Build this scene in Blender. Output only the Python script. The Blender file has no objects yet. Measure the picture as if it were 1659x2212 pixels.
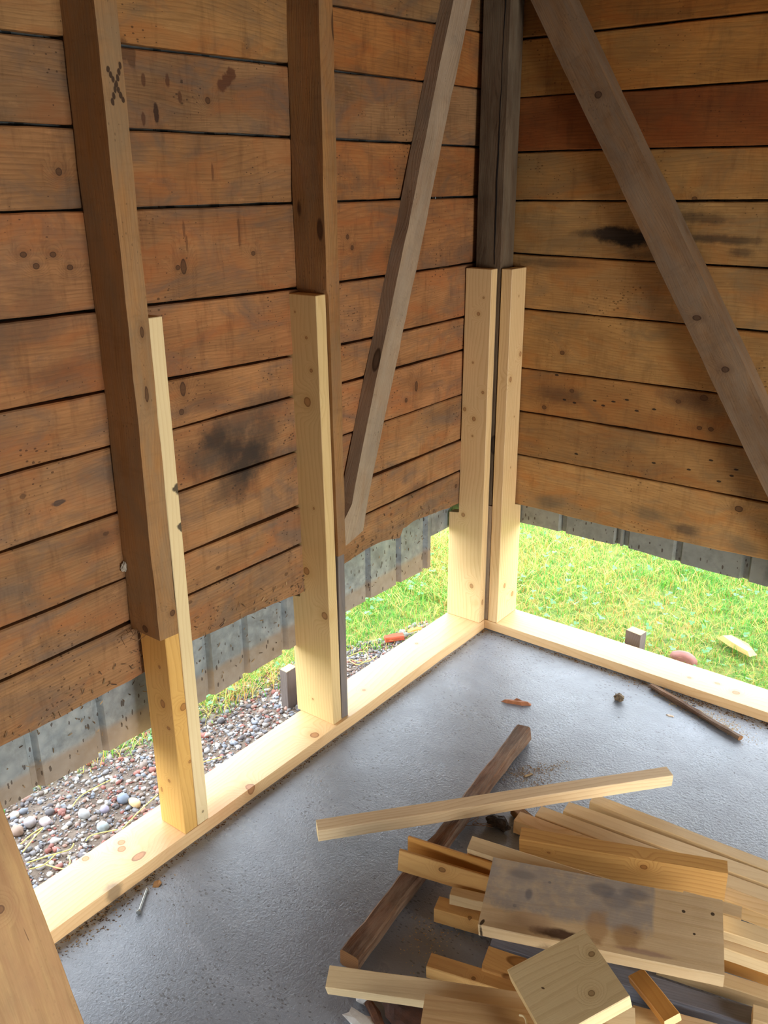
import bpy, bmesh, math, random
import numpy as np
from mathutils import Vector, Matrix

# ------------------------------------------------------------------ camera, light, exposure
SC = bpy.context.scene
C = SC.collection
cd = bpy.data.cameras.new('camera'); cam = bpy.data.objects.new('camera', cd); C.objects.link(cam)
cd.sensor_fit = 'VERTICAL'; cd.sensor_height = 24.0; cd.lens = 24.0 * 1903.6 / 2212.0
cd.clip_start = 0.02; cd.clip_end = 200
F_ = Vector((-0.5676, 0.7443, -0.3519)); R_ = Vector((0.7965, 0.6046, -0.0058)); U_ = Vector((-0.2084, 0.2836, 0.936))
cam.matrix_world = Matrix(((R_.x, U_.x, -F_.x, 1.510), (R_.y, U_.y, -F_.y, -2.604), (R_.z, U_.z, -F_.z, 1.600), (0, 0, 0, 1)))
SC.camera = cam
SC.view_settings.view_transform = 'Standard'; SC.view_settings.look = 'None'
SC.view_settings.gamma = 1.0; SC.view_settings.use_curve_mapping = False
SC.view_settings.exposure = 0.52
SC.cycles.use_denoising = True
SC.cycles.max_bounces = 10; SC.cycles.diffuse_bounces = 6; SC.cycles.glossy_bounces = 4
SC.cycles.sample_clamp_indirect = 8.0
w = bpy.data.worlds.new('overcast_sky'); SC.world = w; w.use_nodes = True
bg = w.node_tree.nodes['Background']; bg.inputs['Color'].default_value = (0.84, 0.92, 1.0, 1); bg.inputs['Strength'].default_value = 4.6


def area(name, loc, look, sx, sy, power, col):
    d = bpy.data.lights.new(name, 'AREA'); d.shape = 'RECTANGLE'; d.size = sx; d.size_y = sy; d.energy = power; d.color = col
    o = bpy.data.objects.new(name, d); C.objects.link(o); o.location = loc
    o.rotation_euler = (Vector(look) - Vector(loc)).to_track_quat('-Z', 'Y').to_euler(); return o


area('daylight_side_door', (3.70, -1.45, .68), (0, -1.0, 0.3), 1.05, 1.2, 52, (1.0, 0.97, 0.92))

rnd = random.Random(7)

# ------------------------------------------------------------------ helpers: objects


def tag(o, label=None, cat=None, group=None, kind=None):
    if label: o['label'] = label
    if cat: o['category'] = cat
    if group: o['group'] = group
    if kind: o['kind'] = kind
    return o


def link(name, me, mats, parent=None):
    o = bpy.data.objects.new(name, me); C.objects.link(o)
    for m in (mats if isinstance(mats, (list, tuple)) else [mats]): me.materials.append(m)
    if parent: o.parent = parent
    return o


def noise1(seed):
    r = np.random.RandomState(seed); ph = r.rand(6) * 6.28; fr = r.uniform(.6, 1.5, 6) * np.array([3, 7, 15, 31, 60, 110.]); am = np.array([1, .7, .5, .35, .25, .2])
    return lambda t: sum(a * math.sin(f * t + p) for a, f, p in zip(am, fr, ph)) / 1.6


def uv_by_grain(me, g, seed, capmat=None):
    """uv in metres: u along the grain g, v across it"""
    g = Vector(g).normalized(); r = random.Random(seed); ou, ov = r.uniform(0, 20), r.uniform(0, 20)
    uvl = me.uv_layers.new(name='UVMap'); P = [v.co for v in me.vertices]
    for p in me.polygons:
        n = p.normal; cap = abs(n.dot(g)) > 0.8
        if cap:
            a = Vector((1, 0, 0)) if abs(n.x) < .7 else Vector((0, 1, 0))
            a = (a - n * a.dot(n)).normalized(); b = n.cross(a)
            if capmat is not None: p.material_index = capmat
        else:
            a = g; b = n.cross(g).normalized()
        for li in p.loop_indices:
            q = P[me.loops[li].vertex_index]; uvl.data[li].uv = (q.dot(a) + ou, q.dot(b) + ov)


def lumber(name, L, W, T, loc, ypr, mats, seed=0, wob=0.0, bev=0.002, ends=(0, 0), parent=None, g=None):
    """sawn piece: length L on local x; real chamfered section, slightly wandering arrises"""
    n = max(6, int(L / .03)); nz = [noise1(seed * 13 + k) for k in range(8)]
    hw, ht = W / 2, T / 2; b = min(bev, hw * .6, ht * .6)
    sec = [(-hw + b, -ht), (hw - b, -ht), (hw, -ht + b), (hw, ht - b), (hw - b, ht), (-hw + b, ht), (-hw, ht - b), (-hw, -ht + b)]
    vs = []; fs = []
    for i in range(n + 1):
        t = i / n; x = (t - .5) * L
        for k, (y, z) in enumerate(sec):
            kk = (k + 1) // 2 % 4
            dy = nz[kk](x * 1.3) * wob; dz = nz[kk + 4](x * 1.3) * wob
            xx = x
            if i == 0: xx += ends[0] * y
            if i == n: xx += ends[1] * y
            vs.append((xx, y + dy, z + dz))
    for i in range(n):
        for k in range(8):
            a = i * 8 + k; c = i * 8 + (k + 1) % 8; fs.append((a, a + 8, c + 8, c))
    fs.append(tuple(range(8))); fs.append(tuple(reversed([n * 8 + k for k in range(8)])))
    me = bpy.data.meshes.new(name); me.from_pydata(vs, [], fs)
    bm = bmesh.new(); bm.from_mesh(me); bmesh.ops.recalc_face_normals(bm, faces=bm.faces); bm.to_mesh(me); bm.free(); me.update()
    uv_by_grain(me, (1, 0, 0), seed, 1)
    o = link(name, me, mats, parent)
    o.location = loc; y, p, r = [math.radians(a) for a in ypr]
    o.rotation_euler = (r, p, y); o.rotation_mode = 'XYZ'
    return o


def prism(name, poly, axis, lo, hi, grain, mats, seed=0, bev=0.0015, sub=0.0, rough=0.0, parent=None):
    """polygon extruded along world axis 'x','y' or 'z' from lo to hi (poly given in the two other axes, in xyz order)"""
    if sub:
        q = []
        for i in range(len(poly)):
            a = Vector(poly[i]); c = Vector(poly[(i + 1) % len(poly)]); m = max(1, int((c - a).length / sub))
            q += [tuple(a.lerp(c, j / m)) for j in range(m)]
        nx = noise1(seed); ny = noise1(seed + 99)
        poly = [(u + nx(u * 2 + v) * rough, v + ny(u + v * 2) * rough) for u, v in q]

    def P(u, v, h):
        return {'x': (h, u, v), 'y': (u, h, v), 'z': (u, v, h)}[axis]
    bm = bmesh.new()
    A = [bm.verts.new(P(u, v, lo)) for u, v in poly]; B = [bm.verts.new(P(u, v, hi)) for u, v in poly]
    bm.faces.new(A); bm.faces.new(B[::-1]); n = len(poly)
    for i in range(n): bm.faces.new((A[i], B[i], B[(i + 1) % n], A[(i + 1) % n]))
    bmesh.ops.recalc_face_normals(bm, faces=bm.faces)
    if bev and not sub:
        bmesh.ops.bevel(bm, geom=list(bm.edges), offset=bev, segments=1, affect='EDGES')
    me = bpy.data.meshes.new(name); bm.to_mesh(me); bm.free(); me.update()
    uv_by_grain(me, grain, seed, 1)
    return link(name, me, mats, parent)


# ------------------------------------------------------------------ helpers: materials
class NT:
    def __init__(s, name, rough=.6):
        s.m = bpy.data.materials.new(name); s.m.use_nodes = True; s.t = s.m.node_tree; s.n = s.t.nodes; s.l = s.t.links
        s.b = s.n['Principled BSDF']; s.b.inputs['Roughness'].default_value = rough

    def add(s, ty, **k):
        o = s.n.new(ty)
        for a, v in k.items(): setattr(o, a, v)
        return o

    def put(s, sock, v):
        if isinstance(v, bpy.types.NodeSocket): s.l.new(v, sock)
        elif isinstance(v, (tuple, list)) and len(v) == 3 and sock.type == 'RGBA': sock.default_value = (*v, 1)
        else: sock.default_value = v

    def math(s, op, a, b=0.0, c=None, clamp=False):
        o = s.add('ShaderNodeMath', operation=op, use_clamp=clamp); s.put(o.inputs[0], a); s.put(o.inputs[1], b)
        if c is not None: s.put(o.inputs[2], c)
        return o.outputs[0]

    def vm(s, op, a, b):
        o = s.add('ShaderNodeVectorMath', operation=op); s.put(o.inputs[0], a); s.put(o.inputs[1], b)
        return o.outputs['Value'] if op in ('LENGTH', 'DOT_PRODUCT', 'DISTANCE') else o.outputs['Vector']

    def noise(s, vec, scale, detail=4, rough=.55, dist=0.):
        o = s.add('ShaderNodeTexNoise'); s.put(o.inputs['Vector'], vec); o.inputs['Scale'].default_value = scale
        o.inputs['Detail'].default_value = detail; o.inputs['Roughness'].default_value = rough; o.inputs['Distortion'].default_value = dist
        return o.outputs['Fac']

    def ramp(s, f, pts, interp='LINEAR'):
        o = s.add('ShaderNodeValToRGB'); o.color_ramp.interpolation = interp; e = o.color_ramp.elements
        while len(e) < len(pts): e.new(.5)
        for i, (p, c) in enumerate(pts):
            e[i].position = p; e[i].color = (*c, 1) if isinstance(c, tuple) else (c, c, c, 1)
        s.put(o.inputs[0], f); return o.outputs[0]

    def mix(s, f, a, b, ty='MIX'):
        o = s.add('ShaderNodeMix', data_type='RGBA', blend_type=ty); s.put(o.inputs[0], f); s.put(o.inputs[6], a); s.put(o.inputs[7], b)
        return o.outputs[2]

    def rng(s, f, a, b, c=0., d=1., smooth=False):
        o = s.add('ShaderNodeMapRange'); o.clamp = True
        if smooth: o.interpolation_type = 'SMOOTHSTEP'
        s.put(o.inputs[0], f)
        for i, v in enumerate((a, b, c, d)): o.inputs[i + 1].default_value = v
        return o.outputs[0]

    def bump(s, h, strength=.3, dist=.002):
        o = s.add('ShaderNodeBump'); o.inputs['Strength'].default_value = strength; o.inputs['Distance'].default_value = dist
        s.put(o.inputs['Height'], h); s.l.new(o.outputs[0], s.b.inputs['Normal'])


def L_(c):  # sRGB 0-255 -> linear
    return tuple(((v / 255 + .055) / 1.055) ** 2.4 if v > 10 else v / 255 / 12.92 for v in c)


def mind(s, P, pts, warp=None):
    """smallest scaled distance to a list of (x,y,z,rx,ry,rz)"""
    cur = None
    for (x, y, z, rx, ry, rz) in pts:
        a = s.vm('SUBTRACT', P, (x, y, z)); a = s.vm('MULTIPLY', a, (1 / rx, 1 / ry, 1 / rz))
        d = s.vm('LENGTH', a, (0, 0, 0))
        if warp is not None: d = s.math('ADD', d, warp)
        cur = d if cur is None else s.math('MINIMUM', cur, d)
    return cur


def wood(name, base, dark, ring=90., contrast=.5, rough=.6, weather=None, wamt=.0, knots=(), smudges=(), marks=(), cells=True,
         blotch=.25, bump=.25, tint_attr=False, aged=0., hue2=(166, 106, 60), hue3=(118, 98, 80), fibre=.25, knotcol=(96, 58, 28), patch=None, knot_density=2.2):
    s = NT(name, rough); base = L_(base); dark = L_(dark)
    uv = s.add('ShaderNodeUVMap').outputs[0]; pos = s.add('ShaderNodeNewGeometry').outputs['Position']
    sep = s.add('ShaderNodeSeparateXYZ'); s.put(sep.inputs[0], uv); u, v = sep.outputs[0], sep.outputs[1]

    def comb(a, b, c=0.):
        o = s.add('ShaderNodeCombineXYZ'); s.put(o.inputs[0], a); s.put(o.inputs[1], b); s.put(o.inputs[2], c); return o.outputs[0]
    zc = 0.
    if tint_attr:
        at = s.add('ShaderNodeAttribute', attribute_name='tint'); zc = s.math('MULTIPLY', at.outputs['Alpha'], 40.)
    # cathedral grain: slow warp of the across coordinate
    slow = s.noise(comb(s.math('MULTIPLY', u, .8), s.math('MULTIPLY', v, 3.), zc), 1.6, 2, .5)
    kd = None; dcell = None
    if cells:   # scattered natural knots
        vo = s.add('ShaderNodeTexVoronoi'); vo.inputs['Scale'].default_value = 1.; vo.inputs['Randomness'].default_value = .9
        s.put(vo.inputs['Vector'], comb(s.math('MULTIPLY', u, knot_density), s.math('MULTIPLY', v, knot_density * 2.6), zc))
        dcell = s.math('MULTIPLY', vo.outputs['Distance'], 22. / knot_density * 2.2 / 2.2)
    if knots:
        kd = mind(s, pos, [k if len(k) == 6 else (*k[:3], k[3], k[3], k[3]) for k in knots], s.math('MULTIPLY', s.math('SUBTRACT', s.noise(pos, 60, 2), .5), .35))
    d = dcell if kd is None else (kd if dcell is None else s.math('MINIMUM', dcell, kd))
    ph = s.math('ADD', s.math('MULTIPLY', v, ring), s.math('MULTIPLY', slow, ring * .16))
    if d is not None:
        ph = s.math('ADD', ph, s.math('MULTIPLY', s.rng(d, 0., 5., 1., 0., True), 4.5))
    fine = s.noise(comb(s.math('MULTIPLY', u, 4.), s.math('MULTIPLY', v, 90.), zc), 3., 5, .65)
    w_ = s.math('FRACT', s.math('ADD', ph, s.math('MULTIPLY', fine, .5)))
    gr = s.ramp(w_, [(0., .0), (.62, .35), (.86, 1.), (.95, .75), (1., 0.)])
    col = s.mix(s.math('MULTIPLY', gr, contrast), base, dark)
    fib = s.rng(fine, .35, .75, 0., 1.)
    col = s.mix(s.math('MULTIPLY', fib, fibre), col, dark)
    big = s.noise(comb(s.math('MULTIPLY', u, 1.5), s.math('MULTIPLY', v, 4.), zc), 2.2, 5, .6)
    col = s.mix(s.math('MULTIPLY', s.rng(big, .42, .72), blotch), col, tuple(c * .55 for c in dark))
    col = s.mix(s.math('MULTIPLY', s.rng(big, .45, .25), blotch * .6), col, tuple(min(1, c * 1.25) for c in base))
    if aged:
        h1 = s.noise(comb(s.math('MULTIPLY', u, 3.), s.math('MULTIPLY', v, 7.), zc), 1.7, 4, .6, .6); h2 = s.noise(comb(s.math('MULTIPLY', u, 2.2), s.math('MULTIPLY', v, 5.), s.math('ADD', zc, 7.3)), 2.1, 5, .65, .8)
        col = s.mix(s.math('MULTIPLY', s.rng(h1, .48, .68), aged * .75), col, L_(hue2)); col = s.mix(s.math('MULTIPLY', s.rng(h2, .47, .68), aged * .8), col, L_(hue3))
        st = s.noise(comb(s.math('MULTIPLY', u, 26.), s.math('MULTIPLY', v, 5.), zc), 1.2, 4, .7); col = s.mix(s.math('MULTIPLY', s.rng(st, .52, .8), aged * .5), col, tuple(c * .5 for c in dark))
        vs = s.add('ShaderNodeTexVoronoi'); s.put(vs.inputs['Vector'], comb(s.math('MULTIPLY', u, 60.), s.math('MULTIPLY', v, 95.), zc)); vs.inputs['Scale'].default_value = 1.
        sd = s.noise(pos, 7, 3); sk = s.math('LESS_THAN', s.math('ADD', vs.outputs['Distance'], s.math('MULTIPLY', fine, .35)), s.rng(sd, .4, .7, .16, .42)); col = s.mix(s.math('MULTIPLY', sk, aged * .7), col, tuple(c * .3 for c in dark))
        lt = s.rng(s.noise(comb(s.math('MULTIPLY', u, 9.), s.math('MULTIPLY', v, 22.), s.math('ADD', zc, 3.)), 2., 4, .7), .62, .78); col = s.mix(s.math('MULTIPLY', lt, aged * .35), col, tuple(min(1, c * 1.5) for c in base))
    if weather:
        wn = s.noise(comb(s.math('MULTIPLY', u, 2.), s.math('MULTIPLY', v, 12.), zc), 2.6, 6, .7)
        col = s.mix(s.math('MULTIPLY', s.rng(wn, .40, .62), wamt), col, L_(weather))
    if tint_attr: col = s.mix(1., col, at.outputs['Color'], 'MULTIPLY')
    kc = L_(knotcol)
    if d is not None:
        kf = s.rng(d, 1.02, .9); col = s.mix(s.math('MULTIPLY', kf, .72), col, kc)
        rim = s.ramp(d, [(0., .35), (.2, 0.), (.62, .1), (.86, 1.), (1., 0.)]); col = s.mix(s.math('MULTIPLY', rim, .8), col, tuple(c * .3 for c in kc))
        halo = s.rng(d, 2.8, 1., 0., .3, True); col = s.mix(halo, col, dark)
    for (pts, c, amt, soft) in smudges:
        ns = s.noise(pos, 28, 5, .7); wp = s.math('MULTIPLY', s.math('SUBTRACT', ns, .5), 1.5)
        dd = mind(s, pos, pts, wp); f = s.rng(dd, 1. + soft, 1. - soft, 0., amt, True); col = s.mix(f, col, L_(c))
    for (pts, c, amt) in marks:
        wp = s.math('MULTIPLY', s.math('SUBTRACT', s.noise(pos, 90, 2), .5), .8)
        dd = mind(s, pos, pts, wp); f = s.rng(dd, 1.1, .8, 0., amt); col = s.mix(f, col, L_(c))
    if patch: col = patch(s, col, pos)
    s.l.new(col, s.b.inputs['Base Color'])
    h = s.math('ADD', s.math('MULTIPLY', fine, 1.), s.math('MULTIPLY', gr, .35)); s.bump(h, bump, .0012)
    s.b.inputs['Specular IOR Level'].default_value = .3
    return s.m


def plain(name, c, rough=.7, scale=60, amt=.4, dark=None, bump=.3, metallic=0.):
    s = NT(name, rough); tc = s.add('ShaderNodeTexCoord').outputs['Object']
    n = s.noise(tc, scale, 5, .65); c = L_(c); dk = L_(dark) if dark else tuple(v * .4 for v in c)
    s.l.new(s.mix(s.math('MULTIPLY', s.rng(n, .35, .7), amt), c, dk), s.b.inputs['Base Color'])
    s.b.inputs['Metallic'].default_value = metallic
    s.bump(n, bump, .003); return s.m


def attr_mat(name, rough=.7, transl=0., ramp=None):
    s = NT(name, rough); a = s.add('ShaderNodeAttribute', attribute_name='tint')
    s.l.new(a.outputs['Color'], s.b.inputs['Base Color'])
    if transl:
        t = s.add('ShaderNodeBsdfTranslucent'); s.l.new(a.outputs['Color'], t.inputs[0]); mx = s.add('ShaderNodeMixShader'); mx.inputs[0].default_value = transl
        s.l.new(s.b.outputs[0], mx.inputs[1]); s.l.new(t.outputs[0], mx.inputs[2]); s.l.new(mx.outputs[0], s.n['Material Output'].inputs[0])
    return s.m


def mesh_np(name, V, Fc, mats, col=None, smooth=False):
    """big mesh from arrays; Fc is (n,k) all the same size; col per vertex rgb"""
    me = bpy.data.meshes.new(name); V = np.asarray(V, np.float32); Fc = np.asarray(Fc, np.int32); n, k = Fc.shape
    me.vertices.add(len(V)); me.vertices.foreach_set('co', V.ravel())
    me.loops.add(n * k); me.loops.foreach_set('vertex_index', Fc.ravel())
    me.polygons.add(n); me.polygons.foreach_set('loop_start', np.arange(0, n * k, k, dtype=np.int32))
    me.update(calc_edges=True)
    if smooth: me.polygons.foreach_set('use_smooth', np.ones(n, bool))
    if col is not None:
        a = me.color_attributes.new('tint', 'FLOAT_COLOR', 'POINT'); cc = np.ones((len(V), 4), np.float32); cc[:, :3] = col; a.data.foreach_set('color', cc.ravel())
    me.validate(); return link(name, me, mats)


# ------------------------------------------------------------------ materials
PINE = dict(base=(226, 192, 138), dark=(196, 148, 88))
end_pine = wood('pine_end', (232, 204, 150), (205, 165, 105), ring=260, contrast=.4, cells=False, blotch=.1)
pine = wood('fresh_pine', base=(242, 216, 172), dark=(206, 164, 112), ring=80, contrast=.45, rough=.5, blotch=.12, bump=.12, fibre=.15, knotcol=(150, 95, 50), cells=False)
pine_k = wood('knotty_pine', **PINE, ring=80, contrast=.5, rough=.5, blotch=.15, bump=.12, fibre=.15, knotcol=(140, 88, 45), knot_density=3.2)
pine_pale = wood('pale_sawn_pine', (228, 202, 156), (200, 162, 112), ring=70, contrast=.25, rough=.7, blotch=.12, bump=.25, fibre=.2, cells=False)
pine_warm = wood('warm_pine', (214, 168, 104), (186, 130, 70), ring=70, contrast=.4, rough=.45, blotch=.2, bump=.12, fibre=.15, knotcol=(120, 70, 25), knot_density=4)
pine_orange = wood('orange_pine', (214, 158, 84), (184, 122, 56), ring=60, contrast=.35, rough=.45, blotch=.15, bump=.12, fibre=.12, cells=False)
end_old = wood('old_end', (150, 105, 62), (100, 62, 34), ring=200, contrast=.6, cells=False, blotch=.4)
OLDC = dict(base=(172, 126, 76), dark=(108, 70, 34))
old = wood('old_timber', **OLDC, aged=.6, ring=120, contrast=.35, rough=.75, weather=(138, 114, 82), wamt=.35, blotch=.45, bump=.5, fibre=.45, knotcol=(60, 32, 18), knot_density=3.)
old_grey = wood('grey_weathered_timber', (182, 158, 130), (110, 88, 66), aged=.6, hue2=(150, 116, 84), hue3=(140, 130, 116), ring=150, contrast=.4, rough=.8, weather=(170, 154, 132), wamt=.4, blotch=.4, bump=.6, fibre=.5, knotcol=(60, 42, 30), knot_density=3.)
old_dgrey = wood('dark_grey_timber', (112, 92, 70), (66, 50, 36), ring=150, contrast=.5, rough=.8, weather=(120, 108, 88), wamt=.5, blotch=.6, bump=.6, fibre=.5, knotcol=(45, 30, 20), knot_density=3.)
bluegrey = wood('blue_grey_board', (136, 138, 148), (84, 84, 92), ring=120, contrast=.3, rough=.6, weather=(132, 130, 136), wamt=.5, blotch=.5, bump=.4, fibre=.4, cells=False)
bark = wood('rough_brown_timber', (128, 88, 58), (48, 30, 20), ring=240, contrast=.8, rough=.8, weather=(176, 150, 124), wamt=.5, blotch=.9, bump=1., fibre=.8, cells=False, aged=.5)
X0, YR = -.105, .100   # inner faces of the two board walls

# ------------------------------------------------------------------ floor and ground
s = NT('trowelled_concrete', .4)
tc = s.add('ShaderNodeNewGeometry').outputs['Position']
big = s.noise(tc, 1.6, 6, .6); mid = s.noise(tc, 9, 5, .6); fin = s.noise(tc, 160, 3, .6)
mp = s.vm('MULTIPLY', tc, (1.0, 2.2, 1.0)); sw = s.noise(mp, 5, 4, .6, 1.5)
col = s.ramp(big, [(.3, L_((118, 124, 132))), (.55, L_((134, 141, 150))), (.75, L_((152, 160, 172)))])
col = s.mix(s.math('MULTIPLY', s.rng(mid, .45, .8), .22), col, L_((100, 98, 94)))
col = s.mix(s.math('MULTIPLY', s.rng(sw, .5, .75), .28), col, L_((176, 180, 188)))
vo = s.add('ShaderNodeTexVoronoi'); s.put(vo.inputs['Vector'], s.vm('ADD', s.vm('MULTIPLY', tc, (.75, 1.5, 1.)), s.vm('MULTIPLY', s.add('ShaderNodeTexNoise').outputs['Color'], (.06, .06, 0)))); vo.inputs['Scale'].default_value = 74
pr = s.noise(tc, 5, 3); pitr = s.rng(pr, .34, .64, .08, .33)
pit = s.math('LESS_THAN', s.math('ADD', vo.outputs['Distance'], s.math('MULTIPLY', fin, .12)), pitr)
col = s.mix(s.math('MULTIPLY', pit, .6), col, L_((60, 56, 54)))
s.l.new(col, s.b.inputs['Base Color'])
s.put(s.b.inputs['Roughness'], s.rng(mid, .3, .7, .24, .36)); s.b.inputs['Specular IOR Level'].default_value = .85
n1 = s.noise(tc, 130, 4, .7)
s.bump(s.math('ADD', s.math('ADD', s.math('MULTIPLY', n1, 1.), s.math('MULTIPLY', mid, .5)), s.math('MULTIPLY', pit, -1.)), .6, .0035)
concrete = s.m
bm = bmesh.new(); bmesh.ops.create_cube(bm, size=1)
for v in bm.verts: v.co = Vector((-.165 + (v.co.x + .5) * 3.9, -4.4 + (v.co.y + .5) * 4.565, (v.co.z - .5) * .14))
me = bpy.data.meshes.new('floor'); bm.to_mesh(me); bm.free()
tag(link('floor', me, concrete), 'grey concrete slab floor with dark pits', None, None, 'structure')

s = NT('soil', .9); tc = s.add('ShaderNodeNewGeometry').outputs['Position']; n = s.noise(tc, 22, 6, .7); n2 = s.noise(tc, 2.5, 3)
g = s.ramp(n, [(.35, L_((70, 96, 38))), (.5, L_((120, 140, 60))), (.65, L_((150, 140, 74)))])
d = s.ramp(n, [(.35, L_((84, 70, 60))), (.65, L_((134, 118, 104)))])
sp = s.add('ShaderNodeSeparateXYZ'); s.put(sp.inputs[0], tc)
ed = s.math('ADD', s.math('SUBTRACT', sp.outputs[0], s.math('MULTIPLY', sp.outputs[1], .27)), .26)
gx = s.math('MULTIPLY', s.rng(ed, -.06, .0), s.rng(sp.outputs[1], .1, -.05))
s.l.new(s.mix(gx, g, d), s.b.inputs['Base Color']); s.bump(n, .8, .02)
bm = bmesh.new(); bmesh.ops.create_grid(bm, x_segments=40, y_segments=40, size=25)
me = bpy.data.meshes.new('ground'); bm.to_mesh(me); bm.free()
o = link('ground', me, s.m); o.location = (0, 0, -.085); tag(o, 'green lawn and bare soil around the shed', None, None, 'structure')

# ------------------------------------------------------------------ board walls


def board_wall(name, along, seams, tints, lo, hi, inner, out, mats, bottom, seed, split=None):
    """horizontal boards as one wall mesh; along='y' (left wall) or 'x' (right wall)"""
    V = []; Fc = []; col = []; UV = []
    r = random.Random(seed); nseg = int((hi - lo) / .02); ts = [lo + (hi - lo) * i / nseg for i in range(nseg + 1)]
    fns = [noise1(seed * 100 + i) for i in range(len(seams) * 3 + 5)]
    for bi in range(len(seams) - 1):
        z0, z1 = seams[bi], seams[bi + 1]; gap = r.uniform(.002, .0038); g2 = r.uniform(.002, .0038); off = r.uniform(-.002, .003); tilt = r.uniform(-.0015, .0015)
        ou, ov = r.uniform(0, 30), r.uniform(0, 30); seedc = r.random(); base = len(V)
        for t in ts:
            zb = (z0 if not callable(z0) else z0(t)) + gap + fns[bi](t) * .0012
            zt = (z1 if not callable(z1) else z1(t)) - g2 + fns[bi + 50 % len(fns) if bi + 50 < len(fns) else bi](t + 3) * .0012
            if bi == 0: zb = bottom(t)
            warp = fns[len(seams) + bi](t * .5) * .002
            pi = inner + (off + warp) * out; po = inner + .023 * out
            ch = .003
            row = [(pi + out * (ch + tilt), zb), (pi + out * tilt, zb + ch), (pi - out * tilt, zt - ch), (pi + out * (ch - tilt), zt), (po, zt), (po, zb)]
            for (p, z) in row:
                V.append((p, t, z) if along == 'y' else (t, p, z)); UV.append((t + ou, z + ov))
                tn = tints[bi]; tn = tn(t) if callable(tn) else tn; col.append((*tn, seedc))
        for i in range(nseg):
            for k in range(6):
                a = base + i * 6 + k; b_ = base + i * 6 + (k + 1) % 6; Fc.append((a, b_, b_ + 6, a + 6) if along == 'y' else (a, a + 6, b_ + 6, b_))
        Fc.append(tuple(base + k for k in range(6))); Fc.append(tuple(base + nseg * 6 + k for k in range(6)))
    me = bpy.data.meshes.new(name); me.from_pydata(V, [], Fc)
    bm = bmesh.new(); bm.from_mesh(me); bmesh.ops.recalc_face_normals(bm, faces=bm.faces); bm.to_mesh(me); bm.free(); me.update()
    uvl = me.uv_layers.new(name='UVMap')
    for l in me.loops: uvl.data[l.index].uv = UV[l.vertex_index]
    a = me.color_attributes.new('tint', 'FLOAT_COLOR', 'POINT'); a.data.foreach_set('color', np.array(col, np.float32).ravel())
    return link(name, me, mats)


def lerp_fn(pts):
    xs = [p[0] for p in pts]; ys = [p[1] for p in pts]
    return lambda t: float(np.interp(t, xs, ys))


def knotL(l, r=.012, h=1.): return [(X0, y, z, .03, r, r * h) for y, z in l]
def knotR(l, r=.012, h=1.): return [(x, YR, z, r, .03, r * h) for x, z in l]


darkspeck = (52, 34, 22)
WALLL = wood('old_wall_boards_warm', (180, 134, 88), (104, 70, 42), ring=110, contrast=.30, rough=.75, aged=1., blotch=.5, bump=.5, fibre=.45, tint_attr=True, cells=False,
             knotcol=(58, 34, 20),
             knots=knotL([(-1.623, 1.471), (-1.559, 1.467), (-1.599, 1.448), (-1.524, 1.440), (-1.247, 1.419), (-1.007, 1.435)], .0075, .8) + knotL([(-.645, 1.456), (-.626, 1.426)], .007) + knotL([(-1.121, 1.769), (-1.273, 1.09), (-.058, .569), (-.364, .943), (-1.52, 1.62)], .008) + knotL([(-1.264, 1.144), (-.308, .978), (-1.23, 1.42)], .009, 2.),
             smudges=[(knotL([(-1.117, .962), (-1.084, .905), (-1.06, .93)], .055, .8) + knotL([(-1.168, 1.0)], .05, .6), (34, 32, 30), .82, .75),
                      (knotL([(-1.028, .93), (-1.0, .985)], .05, 1.), (44, 40, 36), .55, .7),
                      (knotL([(-1.216, .96), (-1.12, .86)], .07, .6), (60, 50, 42), .55, .7),
                      (knotL([(-1.10, 1.03), (-1.0, 1.06)], .09, .3), (70, 58, 48), .5, .6),
                      (knotL([(-1.59, 1.237), (-1.546, .85), (-1.2, 1.10), (-.75, .66), (-.3, .62)], .06, .35), (96, 66, 44), .5, .7),
                      (knotL([(-1.61, 1.36), (-1.7, 1.33)], .05, 1.2), (92, 74, 58), .5, .6)],
             marks=[(knotL([(-1.294, 1.798), (-1.231, 1.802), (-1.2, 1.770), (-1.303, 1.724)], .006, 2.2), (80, 46, 26), .75),
                    (knotL([(-1.268, 1.736)], .007, 3.), (50, 30, 20), .9), (knotL([(-1.075, 1.803), (-1.06, 1.815), (-1.045, 1.828)], .016, .9), (84, 46, 26), .8),
                    (knotL([(-1.339, 1.85), (-1.32, 1.84)], .012, 2.), (76, 48, 28), .6),
                    (knotL([(-1.623, .963)], .018, .35), (60, 52, 50), .8), (knotL([(-1.52, .86), (-1.46, .78), (-1.7, 1.0), (-1.3, .6), (-1.2, .66), (-.95, .55), (-1.0, .62), (-.7, .7), (-.6, .55), (-.45, .58)], .008, .7), darkspeck, .55),
                    (knotL([(-1.05, 1.5), (-1.05, 1.47), (-1.12, 1.62), (-1.39, 1.62), (-1.22, 1.5), (-1.215, 1.47)], .004, 5.), (92, 56, 32), .6)])
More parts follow.
